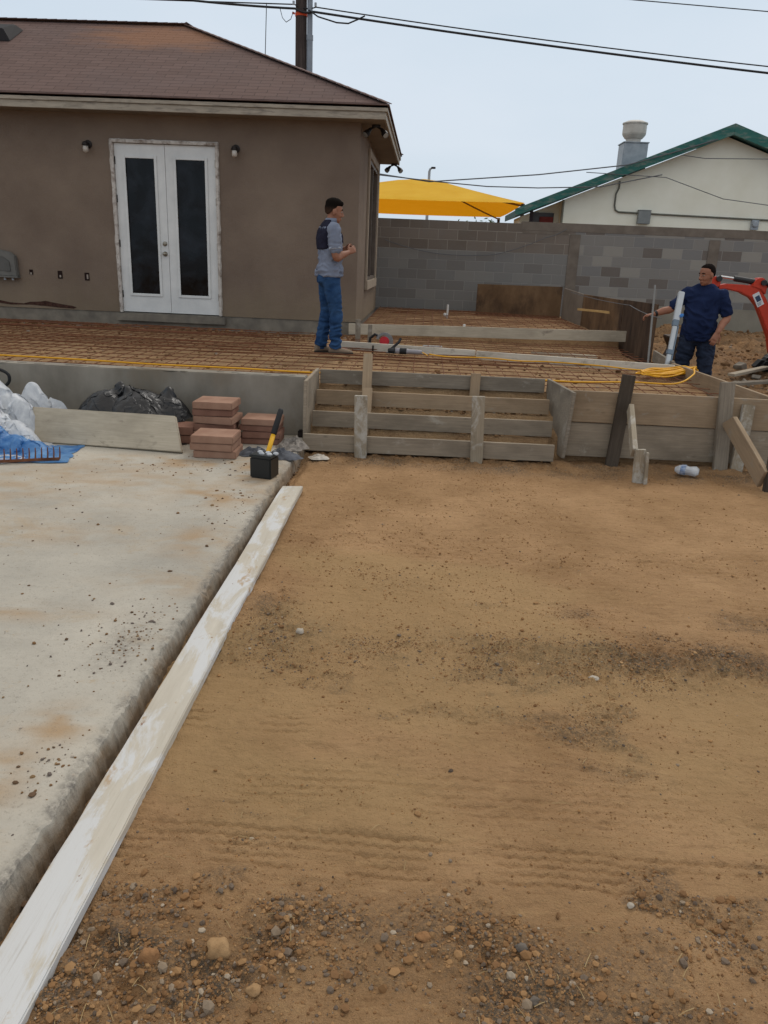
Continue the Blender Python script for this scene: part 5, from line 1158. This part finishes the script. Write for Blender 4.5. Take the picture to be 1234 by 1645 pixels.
# spoil on and beside the driveway edge
P = []; Sz = []
for cx_, cy_, sx_, sy_, n_ in ((-1.12,2.75,.07,.16,150),(-1.15,3.0,.14,.12,60),(-1.75,3.2,.5,.5,70),(-1.4,2.6,.3,.3,60),(-1.15,4.6,.14,.4,160),(-1.7,4.9,.6,.5,150),(-2.3,4.3,.8,.8,90),(-1.05,1.95,.04,.08,60),(-1.5,5.4,.35,.15,180),(-1.2,1.7,.3,.3,50)):
    x = g.normal(cx_, sx_, n_); y_ = g.normal(cy_, sy_, n_); k = (x < -1.0) & (y_ < 6.5); x, y_ = x[k], y_[k]
    P += [(a, b_, SZ) for a, b_ in zip(x, y_)]; Sz += list(np.clip(np.exp(g.normal(math.log(.0032), .6, len(x))), .0015, .012))
x = g.uniform(-.945, -.92, 420); y_ = np.exp(g.uniform(math.log(1.15), math.log(6.2), 420)); P += [(a, b_, -.02) for a, b_ in zip(x, y_)]; Sz += list(np.clip(np.exp(g.normal(math.log(.0050), .5, 420)), .002, .014))
grit('driveway_grit', P, Sz, m_grit('dark_grit', [(0, lin(120,92,64)), (.35, lin(92,76,62)), (.55, lin(104,100,98)), (.8, lin(140,116,86)), (.95, lin(180,172,160))]), 6)
# clods of soil on the patio bed, along the house and on the spoil heap
P = []; Sz = []
x = g.uniform(-8, 2.7, 2600); y_ = g.uniform(6.9, 11.4, 2600); z = fill_h(x[None], y_[None])[0]; P += list(zip(x, y_, z)); Sz += list(np.clip(np.exp(g.normal(math.log(.009), .5, 2600)), .004, .03))
x = g.uniform(-8, -.9, 700); y_ = g.normal(11.35, .13, 700); z = fill_h(x[None], np.minimum(y_, 11.5)[None])[0]; P += list(zip(x, y_, z)); Sz += list(np.clip(np.exp(g.normal(math.log(.016), .6, 700)), .006, .06))
x = g.uniform(-.9, 1.1, 900); y_ = g.uniform(6.45, 7.1, 900); z = fill_h(x[None], y_[None])[0]; P += list(zip(x, y_, z)); Sz += list(np.clip(np.exp(g.normal(math.log(.010), .5, 900)), .004, .03))
x = g.uniform(3.2, 8, 2600); y_ = g.uniform(9, 16.8, 2600); z = ground_h(x[None], y_[None])[0]; P += list(zip(x, y_, z)); Sz += list(np.clip(np.exp(g.normal(math.log(.016), .7, 2600)), .006, .08))
grit('soil_clods', P, Sz, m_grit('clods', [(0, lin(118,92,66)), (.3, lin(144,114,82)), (.6, lin(100,76,54)), (.85, lin(144,116,86)), (.96, lin(160,150,136))]), 8)
# straw and root bits
b = MB(); q = random.Random(12)
for _ in range(420):
    y_ = math.exp(q.uniform(math.log(1.1), math.log(5.5))); x = q.uniform(-.74, .55*y_+.2)
    if q.random() > .15+.85*float(gravel_mask(np.array([[x]]), np.array([[y_]]))[0, 0]): continue
    z = float(ground_h(np.array([[x]]), np.array([[y_]]))[0, 0])+.004; a = q.uniform(0, 6.28); l = q.uniform(.012, .05)
    p = V((x, y_, z)); e = V((math.cos(a)*l, math.sin(a)*l, q.uniform(-.002, .008))); b.tube([p, p+e*.5+V((0,0,q.uniform(0,.006))), p+e], .0009, 4)
tag(b.build('straw', mottled('dry_straw', lin(150,124,86), lin(190,166,122), 20, .9), None), kind='stuff')

# ------------------------------------------------------------------ right background: debris and the mini excavator
o = board('scrap_board', (4.55,11.7,.16), (5.6,12.6,.24), .11, .04, (-.6,.7,0), PALEGREY, None); tag(o, 'pale scrap board lying on the rubble at the right edge', 'board')
o = board('scrap_board', (4.4,11.2,.10), (5.5,11.7,.14), .09, .04, (-.4,.8,.1), FENCEW, None); tag(o, 'grey scrap board under the pale one at the right edge', 'board')
for i, (x, y_, r_) in enumerate(((4.55,11.45,.05),(4.75,11.6,.07),(5.0,11.9,.06),(5.2,11.8,.07),(4.9,12.3,.08),(3.15,11.0,.05),(3.3,11.8,.06))):
    z = float(ground_h(np.array([[x]]), np.array([[y_]]))[0, 0]); b = MB(); b.box((-r_,-r_*.8,-r_*.5),(r_,r_*.8,r_*.5), 0, Matrix.Translation((x,y_,z+r_*.4)) @ Matrix.Rotation(i*1.3,4,'Z') @ Matrix.Rotation(.4,4,'X'))
    for k, p in enumerate(b.v): b.v[k] = p+V((mnoise.noise(p*9), mnoise.noise(p*9+V((3,0,0))), mnoise.noise(p*9+V((0,5,0)))))*r_*.5
    tag(b.build('concrete_chunk', S_CON, None, .008), 'broken pale concrete chunk in the rubble behind the patio corner', 'concrete chunk', 'concrete chunks in the rubble')
heap('black_tarp', (6.15,13.4,float(ground_h(np.array([[6.15]]), np.array([[13.4]]))[0,0])-.03), .55, .35, .24, BLACKP, 'black plastic tarp on the soil at the right edge', 'tarp', 61, .5, 36)
ex = thing('mini_excavator', 'red mini excavator with raised bent arm behind the man in navy', 'excavator', (6.5, 12, 0))
EYc = 12.0
def prof(poly, th, y_=EYc, mat=REDP, name='boom', par=ex, bev=.012):
    b = MB(); b.prism([(x, y_-th/2, z) for x, z in poly], (0, th, 0)); return b.build(name, mat, par, bev)
boom = prof([(4.20,1.395),(4.35,1.435),(4.60,1.432),(4.72,1.42),(4.84,1.375),(4.95,1.25),(5.06,1.06),(5.22,.78),(5.40,.52),(5.30,.40),(5.16,.47),(5.09,.70),(4.94,.97),(4.84,1.14),(4.73,1.25),(4.56,1.325),(4.35,1.36),(4.20,1.355)], .15)
prof([(4.70,1.41),(4.78,1.53),(4.86,1.54),(4.93,1.44),(4.92,1.30),(4.84,1.37)], .17, EYc, REDP, 'boom_bracket', ex)
prof([(4.05,1.42),(4.10,1.51),(4.20,1.535),(4.26,1.50),(4.26,1.38),(4.15,1.05),(3.98,.62),(3.88,.60),(3.96,.95),(4.05,1.25)], .13, EYc-.01, REDP, 'dipper_arm', ex)
b = MB(); b.tube([(4.27,EYc,1.53),(4.47,EYc,1.51)], .018, 10); b.build('piston_rod', CHROME, ex)
b = MB(); b.tube([(4.46,EYc,1.512),(4.48,EYc,1.51),(4.84,EYc,1.465)], [.034,.04,.04], 12); b.build('hydraulic_cylinder', MACHD, ex)
b = MB(); b.tube([(4.22,EYc-.12,1.50),(4.22,EYc+.12,1.50)], .04, 12); b.tube([(4.86,EYc-.12,1.47),(4.86,EYc+.12,1.47)], .04, 12); b.build('pivot_pin', MACHD, ex)
cen = V((4.83, EYc-.0775, 1.235)); u_ = V((.11,0,-.175)).normalized(); v_ = V((.175,0,.11)).normalized()
b = MB(); b.prism([cen+u_*a_+v_*c_ for a_, c_ in ((-.10,-.05),(.10,-.05),(.10,.05),(-.10,.05))], (0,-.003,0)); lb = b.build('warning_label', LABELW, boom)
b = MB(); b.prism([cen+V((0,-.0035,0))+u_*a_+v_*c_ for a_, c_ in ((-.055,-.03),(.03,-.03),(.03,.035),(-.055,.035))], (0,-.001,0))
for k in range(3): b.prism([cen+V((0,-.0035,0))+u_*(.045+.016*k+a_)+v_*c_ for a_, c_ in ((0,-.038),(.006,-.038),(.006,.03-.01*k),(0,.03-.01*k))], (0,-.001,0))
b.build('printed_mark', LABELB, lb)
b = MB(); b.tube([(4.90,EYc-.1,1.46),(5.0,EYc-.12,1.40),(5.03,EYc-.12,1.25),(5.10,EYc-.11,1.05),(5.3,EYc-.11,.7)], .022, 8); b.tube([(4.94,EYc+.05,1.47),(5.06,EYc+.05,1.36),(5.12,EYc+.05,1.15),(5.4,EYc+.05,.7)], .022, 8); b.build('hydraulic_hose', RUBB, ex)
b = MB(); b.prism([(3.62,EYc-.22,.66),(3.92,EYc-.22,.68),(4.02,EYc-.22,.58),(3.98,EYc-.22,.40),(3.82,EYc-.22,.30),(3.66,EYc-.22,.34),(3.72,EYc-.22,.48)], (0,.44,0)); b.build('bucket', BUCKET, ex, .015)
bd = MB(); bd.box((5.3,11.55,.42),(6.9,12.45,.95)); bd.box((6.1,11.58,.9501),(6.9,12.42,1.25)); bd.build('body', REDP, ex, .06)
b = MB(); b.box((6.05,11.85,.9502),(6.09,12.15,1.5)); b.box((5.75,11.8,.951),(6.05,12.2,1.08)); b.build('seat', RUBB, ex, .03)
for y_ in (11.35, 12.40):
    b = MB(); b.prism([(5.15,y_,.18),(5.3,y_,.02),(6.75,y_,.02),(6.9,y_,.18),(6.75,y_,.36),(5.3,y_,.36)], (0,.25,0)); b.build('track', RUBB, ex, .05)
for x_ in (5.5, 6.8):
    for y_ in (11.6, 12.4):
        b = MB(); b.tube([(x_,y_,.94),(x_,y_,2.15)], .025, 8); b.build('canopy_post', MACHD, ex)
b = MB(); b.box((5.35,11.5,2.15),(6.95,12.5,2.22)); b.build('canopy_roof', REDP, ex, .03)
# ------------------------------------------------------------------ people (local frame: +X forward, +Y the person's left, +Z up)
def loft(b, rings, n=20):
    k = len(b.v)
    for c, u, v in rings:
        for j in range(n):
            q = 2*math.pi*j/n; b.v.append(V(c)+V(u)*math.cos(q)+V(v)*math.sin(q))
    for i in range(len(rings)-1):
        for j in range(n): b.f.append((k+i*n+j, k+i*n+(j+1) % n, k+(i+1)*n+(j+1) % n, k+(i+1)*n+j)); b.mi.append(0)
    b.f.append(tuple(k+j for j in range(n))[::-1]); b.mi.append(0); b.f.append(tuple(k+(len(rings)-1)*n+j for j in range(n))); b.mi.append(0)
def limb(b, pts, rr, n=14):
    """tapered limb through the joints, smoothed along its length, with round ends"""
    P = [V(p) for p in pts]; o, r = [], []
    for i in range(len(P)-1):
        p0, p1, p2, p3 = P[max(0,i-1)], P[i], P[i+1], P[min(len(P)-1,i+2)]
        for k in range(6):
            t = k/6; o.append(0.5*((2*p1)+(p2-p0)*t+(2*p0-5*p1+4*p2-p3)*t*t+(3*p1-p0-3*p2+p3)*t**3)*1.0); r.append(rr[i]+(rr[i+1]-rr[i])*(t*t*(3-2*t)))
    o.append(P[-1]); r.append(rr[-1]); b.tube(o, r, n)
    b.ball(P[0], rr[0]*.98, 12); b.ball(P[-1], rr[-1]*.98, 12)
def skinmesh(b, name, parent, mat, voxel=.008, sm=4, wrinkle=0, wsc=(14,14,14), seed=0, bias=None, fac=.5):
    me = bpy.data.meshes.new(name); me.from_pydata(b.v, [], b.f)
    bm = bmesh.new(); bm.from_mesh(me); bmesh.ops.recalc_face_normals(bm, faces=bm.faces); bm.to_mesh(me); bm.free()
    t = bpy.data.objects.new('tmp', me); COL.objects.link(t)
    rm = t.modifiers.new('r', 'REMESH'); rm.mode = 'VOXEL'; rm.voxel_size = voxel
    if sm: s = t.modifiers.new('s', 'SMOOTH'); s.iterations = sm; s.factor = fac
    dg = bpy.context.evaluated_depsgraph_get(); m2 = bpy.data.meshes.new_from_object(t.evaluated_get(dg)); m2.name = name
    bpy.data.objects.remove(t); bpy.data.meshes.remove(me)
    if wrinkle:
        n = len(m2.vertices); nv = [v.normal.copy() for v in m2.vertices]
        for v, nn in zip(m2.vertices, nv):
            p = v.co; q = V((p.x*wsc[0], p.y*wsc[1], p.z*wsc[2]+seed)); q += V((mnoise.noise(p*5), mnoise.noise(p*5+V((4,4,4))), mnoise.noise(p*5+V((9,0,2)))))*1.2
            rd = 1-abs(mnoise.noise(q))*2
            k = bias(p) if bias else 1
            v.co = p+nn*wrinkle*k*(rd-.35)
    m2.materials.clear(); m2.materials.append(mat); m2.polygons.foreach_set('use_smooth', [True]*len(m2.polygons)); m2.update()
    return link(bpy.data.objects.new(name, m2), parent, W[parent])
def hand(b, wrist, d, nrm, curl=.5, spread=.05, side=1, s=1.0, thumb_in=.5, uneven=0.08):
    """palm, four unequal bent fingers and a thumb; d: direction the fingers point, nrm: out of the back of the hand, side +1/-1: which edge bears the thumb"""
    d = V(d).normalized(); nrm = V(nrm); nrm = (nrm-d*nrm.dot(d)).normalized(); sd = d.cross(nrm).normalized()*side; w = V(wrist)
    loft(b, [(w-d*.01*s, sd*.026*s, nrm*.019*s), (w+d*.02*s, sd*.032*s, nrm*.018*s), (w+d*.055*s, sd*.040*s, nrm*.015*s), (w+d*.090*s, sd*.040*s, nrm*.0125*s), (w+d*.098*s, sd*.034*s, nrm*.009*s)], 14)
    L = (.070, .080, .075, .058)
    for i in range(4):
        o = (.030-.020*i)*s; base_ = w+d*(.090-(.008 if i == 3 else 0))*s+sd*o; a = curl*(1+uneven*i); p = base_; dirv = (d+sd*spread*(1.5-i)).normalized()
        pts = [p-dirv*.02*s]; l = L[i]*s
        for k, f in enumerate((.44, .32, .24)):
            ang = a*(.7, 1.0, .7)[k]; dirv = (Matrix.Rotation(-ang if True else ang, 4, d.cross(nrm).normalized()) @ dirv) if False else (dirv*math.cos(ang)-(nrm-dirv*nrm.dot(dirv)).normalized()*math.sin(ang)).normalized()
            p = p+dirv*l*f; pts.append(p.copy())
        b.tube(pts, [.0098*s,.0095*s,.0086*s,.0068*s], 8); b.ball(pts[-1], .0068*s, 8)
    t0 = w+d*.022*s+sd*.026*s; dv = (d*.62+sd*.72-nrm*.25*thumb_in).normalized(); t1 = t0+dv*.040*s; dv = (d*.85+sd*.32-nrm*.5*thumb_in).normalized(); t2 = t1+dv*.032*s; t3 = t2+(dv-sd*.3).normalized()*.024*s
    b.tube([t0, t1, t2, t3], [.0145*s,.0118*s,.0105*s,.0078*s], 8); b.ball(t3, .0078*s, 8)
def head(b, c, Mh, s=1.0):
    """c: centre of the skull; Mh: head turn. Adds skull, jaw, nose, lips, brow, ears"""
    T = lambda p: V(c)+(Mh @ (V(p)*s))
    B = lambda p, r: b.ball(T(p), tuple(x*s for x in r), 16, Mh)
    B((-.008,0,.030), (.096,.076,.088)); B((.012,0,-.015), (.080,.068,.085)); B((.030,0,-.070), (.054,.052,.046)); B((.052,0,-.096), (.026,.028,.020))
    B((.066,0,.022), (.024,.052,.013)); B((.052,.036,-.035), (.026,.020,.024)); B((.052,-.036,-.035), (.026,.020,.024))
    b.tube([T((.088,0,.012)), T((.098,0,-.012)), T((.109,0,-.034))], [.009*s,.011*s,.014*s], 10); B((.096,.013,-.037), (.011,.009,.008)); B((.096,-.013,-.037), (.011,.009,.008))
    B((.082,0,-.063), (.013,.024,.0065)); B((.080,0,-.073), (.012,.021,.007))
    for s_ in (-1, 1): b.ball(T((-.008,.077*s_,-.012)), (.020*s,.009*s,.033*s), 12, Mh); b.ball(T((-.012,.079*s_,-.034)), (.011*s,.007*s,.013*s), 8, Mh)
def eyes(c, Mh, parent, s=1.0):
    T = lambda p: V(c)+(Mh @ (V(p)*s))
    for s_ in (-1, 1):
        m = MB(); m.ball(T((.0750,.031*s_,.004)), (.0105*s,.0115*s,.0075*s), 12, Mh); e = m.build('eye', EYE, parent, local=True, smooth=True)
        m = MB(); m.ball(T((.0832,.031*s_,.004)), (.0032*s,.0055*s,.0055*s), 10, Mh); m.build('iris', IRIS, e, local=True, smooth=True)
def brows(c, Mh, parent, mat, s=1.0):
    T = lambda p: V(c)+(Mh @ (V(p)*s))
    for s_ in (-1, 1):
        m = MB(); m.tube([T((.089,.013*s_,.026)), T((.085,.034*s_,.031)), T((.070,.052*s_,.025))], [.004*s,.005*s,.003*s], 8); m.build('eyebrow', mat, parent, local=True, smooth=True)
def hairmesh(c, Mh, parent, mat, top, side, front, name='hair', s=1.0, seed=1, low=-.055, recede=.0):
    """a scalp shell: thick on top, short at the sides, dipping under the skull over the face"""
    n, m_ = 40, 26; vs, fs = [], []
    for i in range(m_+1):
        el = -math.pi/2+math.pi*i/m_
        for j in range(n):
            a = 2*math.pi*j/n; d = V((math.cos(el)*math.cos(a), math.cos(el)*math.sin(a), math.sin(el)))
            base_ = V((-.008+d.x*.097, d.y*.077, .030+d.z*.089))
            if d.z < 0: base_ = V((-.008+d.x*(.097 if d.x < 0 else .09), d.y*.076, .030+d.z*.105))
            z = base_.z; x = base_.x
            hl = low+max(0, min(1, (x+.062)/.075))*.082 if x < .02 else .062+recede*(1-abs(d.y))**2+max(0, .02-abs(base_.y))*.0   # hair line
            if x >= .02: hl = .055+recede-.35*max(0, .06-x)
            k = min(1, max(0, (z-hl)/.022))
            tt = min(1, max(0, (z-.045)/.05)); th = side+(top-side)*tt*tt*(3-2*tt)
            if tt > .3 and x > .03: th += front*min(1, (x-.03)/.05)
            th *= (1+.45*mnoise.noise(V((base_.x*70, base_.y*70, base_.z*40+seed))))
            off = -.016+(th+.016)*k
            vs.append(V(c)+Mh @ ((base_+d*off)*s))
    for i in range(m_):
        for j in range(n): fs.append((i*n+j, i*n+(j+1) % n, (i+1)*n+(j+1) % n, (i+1)*n+j))
    b = MB(); b.add(vs, fs); return b.build(name, mat, parent, smooth=True, local=True)
def shoe(b, ankle, yaw, s=1.0):
    Mz = Matrix.Rotation(yaw, 3, 'Z'); A = V((ankle[0], ankle[1], 0)); T = lambda x, y_, z: A+Mz @ V((x*s, y_*s, z*s)); U = lambda x, y_, z: Mz @ V((x*s, y_*s, z*s))
    loft(b, [(T(-.075,0,.045), U(0,.018,0), U(0,0,.030)), (T(-.062,0,.050), U(0,.034,0), U(.0,0,.042)), (T(-.01,0,.055), U(0,.038,0), U(0,0,.048)), (T(.05,0,.042), U(0,.040,0), U(0,0,.036)), (T(.11,0,.034), U(0,.046,0), U(0,0,.027)), (T(.165,0,.030), U(0,.040,0), U(0,0,.021)), (T(.195,0,.027), U(0,.018,0), U(0,0,.013))], 16)
    loft(b, [(T(-.01,0,.06), U(.05,0,0), U(0,.040,0)), (T(-.012,0,.12), U(.047,0,0), U(0,.041,0))], 14)
def sole(ankle, yaw, parent, s=1.0):
    Mz = Matrix.Rotation(yaw, 3, 'Z'); A = V((ankle[0], ankle[1], 0)); pts = [(-.082,0),(-.07,.03),(-.02,.036),(.05,.039),(.115,.048),(.17,.042),(.204,.014),(.204,-.014),(.17,-.042),(.115,-.048),(.05,-.039),(-.02,-.036),(-.07,-.03)]
    m = MB(); m.prism([A+Mz @ V((x*s, y_*s, -.002)) for x, y_ in pts], (0,0,.022*s)); m.build('sole', SOLE, parent, .004, local=True)
X1 = lambda a: V((a, 0, 0)); Y1 = lambda a: V((0, a, 0))

# ---- person in jeans: profile to the right, hands brought together in front of the chest
p1 = thing('person', 'man in grey-blue shirt, dark vest and blue jeans standing on the mesh', 'person', (-1.075, 8.98, .528), R(22))
hc, Mh = V((.035, 0, 1.525)), Matrix.Rotation(R(8), 3, 'Y') @ Matrix.Rotation(R(-6), 3, 'Z')
aR = [(-.015,-.195,1.335), (.0,-.235,1.06), (.165,-.135,1.105), (.20,-.11,1.125)]
aL = [(-.01,.195,1.335), (.04,.225,1.06), (.20,.085,1.15), (.225,.06,1.165)]
fR, fL = (.075, -.085), (-.045, .10)
def leg_pts(f, kx=.0): return [(-.015, math.copysign(.085, f[1]), .86), (.02+kx+f[0]*.45, f[1]*.98, .47), (f[0]-.02, f[1], .10)]
b = MB()
loft(b, [((-.01,0,.80), X1(.10), Y1(.14)), ((-.015,0,.92), X1(.105), Y1(.150)), ((-.005,0,1.02), X1(.095), Y1(.138)), ((0,0,1.16), X1(.10), Y1(.150)), ((-.01,0,1.28), X1(.105), Y1(.172)), ((-.015,0,1.355), X1(.085), Y1(.165)), ((-.01,0,1.395), X1(.06), Y1(.09))])
limb(b, [(-.012,0,1.35), (.008,0,1.43), (.022,0,1.49)], [.066,.056,.055])
for arm in (aR, aL): limb(b, arm[:2]+[((arm[1][0]+arm[2][0])/2, (arm[1][1]+arm[2][1])/2, (arm[1][2]+arm[2][2])/2-.004), arm[2]], [.055,.042,.040,.027])
for f in (fR, fL): limb(b, leg_pts(f), [.080,.055,.038])
for f in (fR, fL): limb(b, [(f[0]-.02,f[1],.10),(f[0]-.01,f[1],.055),(f[0]+.11,f[1],.04)], [.038,.034,.026])
head(b, hc, Mh)
hand(b, aR[2], (.80,.30,.42), (.25,-.85,.35), .55, .05, -1, .95, .5)
hand(b, aL[2], (.72,-.50,.10), (.35,.60,.65), .75, .03, 1, .95, .5)
body1 = skinmesh(b, 'body', p1, SKIN, .0065, 3)
eyes(hc, Mh, body1); brows(hc, Mh, body1, HAIR); hairmesh(hc, Mh, p1, HAIRF, .021, .0025, .010, seed=3, low=-.055)
b = MB()
loft(b, [((-.01,0,.850), X1(.152), Y1(.186)), ((-.008,0,.90), X1(.148), Y1(.184)), ((.0,0,1.0), X1(.128), Y1(.164)), ((.0,0,1.14), X1(.128), Y1(.170)), ((-.012,0,1.27), X1(.128), Y1(.190)), ((-.018,0,1.35), X1(.105), Y1(.182)), ((-.012,0,1.395), X1(.074), Y1(.115)), ((-.004,0,1.425), X1(.066), Y1(.070))], 28)
for arm in (aR, aL):
    s0, e0 = V(arm[0]), V(arm[1]); limb(b, [s0-V((0,0,.0)), s0.lerp(e0,.4), s0.lerp(e0,.70)], [.075,.068,.066])
shirt1 = skinmesh(b, 'polo_shirt', p1, POLO, .009, 4, .017, (9,9,16), 3, lambda p: .5+.8*max(0, min(1, (1.3-p.z)*3)))
m = MB()
for arm in (aR, aL):
    s0, e0 = V(arm[0]), V(arm[1]); m.tube([s0.lerp(e0,.66), s0.lerp(e0,.745)], [.0695,.0705], 20)
m.build('sleeve_band', m_cloth('light_knit_band', lin(150,156,168), lin(166,172,184)), shirt1, local=True, smooth=True)
m = MB(); loft(m, [((-.004,0,1.405), X1(.070), Y1(.076)), ((.012,0,1.455), X1(.066), Y1(.066))], 20); m.build('collar', POLO, shirt1, local=True, smooth=True)
# dark vest: a back panel and a front panel hanging from the shoulders
b = MB()
loft(b, [((-.075,0,1.13), X1(.070), Y1(.150)), ((-.078,0,1.24), X1(.076), Y1(.165)), ((-.070,0,1.33), X1(.066), Y1(.165)), ((-.046,0,1.40), X1(.048), Y1(.105)), ((-.03,0,1.435), X1(.035), Y1(.07))], 24)
loft(b, [((.085,.02,1.20), X1(.062), Y1(.10)), ((.078,.02,1.28), X1(.060), Y1(.11)), ((.06,.02,1.34), X1(.045), Y1(.09))], 20)
skinmesh(b, 'vest', p1, DARKC, .008, 3, .006, (12,12,10), 8)
b = MB()
loft(b, [((-.01,0,.93), X1(.122), Y1(.156)), ((-.014,0,.86), X1(.132), Y1(.162)), ((-.015,0,.78), X1(.125), Y1(.158)), ((-.01,0,.74), X1(.08), Y1(.12))], 24)
for f in (fR, fL): P = leg_pts(f); limb(b, [P[0], V(P[0]).lerp(V(P[1]),.5), P[1], V(P[1]).lerp(V(P[2]),.5), P[2]], [.100,.091,.073,.068,.066])
skinmesh(b, 'jeans', p1, JEANS, .009, 3, .015, (9,9,22), 5, lambda p: .35+1.0*max(0, min(1, (.62-p.z)*2.2)))
m = MB(); loft(m, [((-.01,0,.905), X1(.131), Y1(.164)), ((-.01,0,.945), X1(.128), Y1(.162))], 28); m.build('belt', RUBB, p1, local=True, smooth=True)
m = MB(); m.box((-.155,-.03,.87),(-.135,.03,.93)); m.build('belt_pouch', RUBB, p1, .008, local=True)
for f, yw in ((fR, R(-12)), (fL, R(6))):
    b = MB(); shoe(b, (f[0]-.02, f[1]), yw, 1.02); so = skinmesh(b, 'shoe', p1, SUEDE, .007, 3); sole((f[0]-.02, f[1]), yw, so, 1.02)

# ---- person in navy shirt: turned towards the left, arm stretched out
p2 = thing('person', 'man in navy t-shirt and dark jeans pointing left beside the red excavator', 'person', (3.40, 10.0, -.02), R(-118))
gz = 0
hc, Mh = V((.045, -.0, 1.575)), Matrix.Rotation(R(-38), 3, 'Z') @ Matrix.Rotation(R(10), 3, 'Y')
aR = [(-.01,-.195,1.362), (.08,-.34,1.165), (.23,-.515,1.085)]
aL = [(-.01,.200,1.362), (-.03,.295,1.11), (.16,.245,.92)]
fR, fL = (.03, -.155), (-.02, .165)
b = MB()
loft(b, [((-.01,0,.82), X1(.11), Y1(.155)), ((-.01,0,.95), X1(.125), Y1(.172)), ((.01,0,1.06), X1(.125), Y1(.168)), ((.005,0,1.20), X1(.12), Y1(.178)), ((-.01,0,1.32), X1(.115), Y1(.195)), ((-.015,0,1.40), X1(.09), Y1(.18)), ((-.01,0,1.445), X1(.065), Y1(.10))])
limb(b, [(-.012,0,1.40), (.005,0,1.47), (.02,0,1.54)], [.075,.065,.062])
for arm, fr_ in ((aR, .036), (aL, .036)): limb(b, [arm[0], arm[1], V(arm[1]).lerp(V(arm[2]),.45), arm[2]], [.058,.047,.046,.030])
for f in (fR, fL): limb(b, [(-.01, math.copysign(.095, f[1]), .88), (.02+f[0]*.4, f[1]*.85, .48), (f[0]-.02, f[1], .10)], [.09,.06,.042])
for f in (fR, fL): limb(b, [(f[0]-.02,f[1],.10),(f[0]-.01,f[1],.055),(f[0]+.11,f[1],.04)], [.038,.034,.026])
head(b, hc, Mh, 1.04)
hand(b, aR[2], (.38,-.85,-.20), (-.15,-.25,.95), .62, .03, -1, 1.02, .6)
hand(b, aL[2], (.45,-.20,-.86), (.75,.50,.25), .45, .06, -1, 1.05, .5)
body2 = skinmesh(b, 'body', p2, SKIN2, .0065, 3)
eyes(hc, Mh, body2, 1.04); brows(hc, Mh, body2, HAIRS, 1.04); hairmesh(hc, Mh, p2, HAIRS, .005, .002, 0, seed=6, s=1.04, recede=.018)
b = MB()
loft(b, [((-.005,0,.80), X1(.150), Y1(.200)), ((-.005,0,.86), X1(.152), Y1(.202)), ((.012,0,1.02), X1(.155), Y1(.196)), ((.008,0,1.18), X1(.147), Y1(.198)), ((-.01,0,1.31), X1(.138), Y1(.214)), ((-.016,0,1.385), X1(.112), Y1(.210)), ((-.014,0,1.425), X1(.090), Y1(.160)), ((-.006,0,1.47), X1(.078), Y1(.085))], 28)
for arm in (aR, aL):
    s0, e0 = V(arm[0]), V(arm[1]); limb(b, [s0, s0.lerp(e0,.45), s0.lerp(e0,.84)], [.070,.071,.073])
skinmesh(b, 't_shirt', p2, NAVY, .009, 10, .020, (8,8,13), 11, lambda p: .6+.6*max(0, min(1, (1.3-p.z)*2.5)))
b = MB()
loft(b, [((-.01,0,.95), X1(.130), Y1(.176)), ((-.012,0,.87), X1(.138), Y1(.182)), ((-.012,0,.79), X1(.128), Y1(.176)), ((-.01,0,.74), X1(.08), Y1(.13))], 24)
for f in (fR, fL):
    h_, k_, a_ = V((-.01, math.copysign(.098, f[1]), .86)), V((.02+f[0]*.4, f[1]*.85, .48)), V((f[0]-.02, f[1], .07)); limb(b, [h_, h_.lerp(k_,.5), k_, k_.lerp(a_,.5), a_], [.112,.104,.086,.082,.078])
skinmesh(b, 'jeans', p2, DJEAN, .009, 3, .017, (9,9,20), 15)
for f, yw in ((fR, R(-10)), (fL, R(14))):
    b = MB(); shoe(b, (f[0]-.02, f[1]), yw, 1.05); so = skinmesh(b, 'shoe', p2, BUCKET, .008, 3); sole((f[0]-.02, f[1]), yw, so, 1.05)
m = MB(); c_ = V(aR[1]).lerp(V(aR[2]), .90); dd = (V(aR[2])-V(aR[1])).normalized(); m.tube([c_-dd*.014, c_+dd*.014], .036, 16); m.build('wristband', RUBB, p2, local=True)
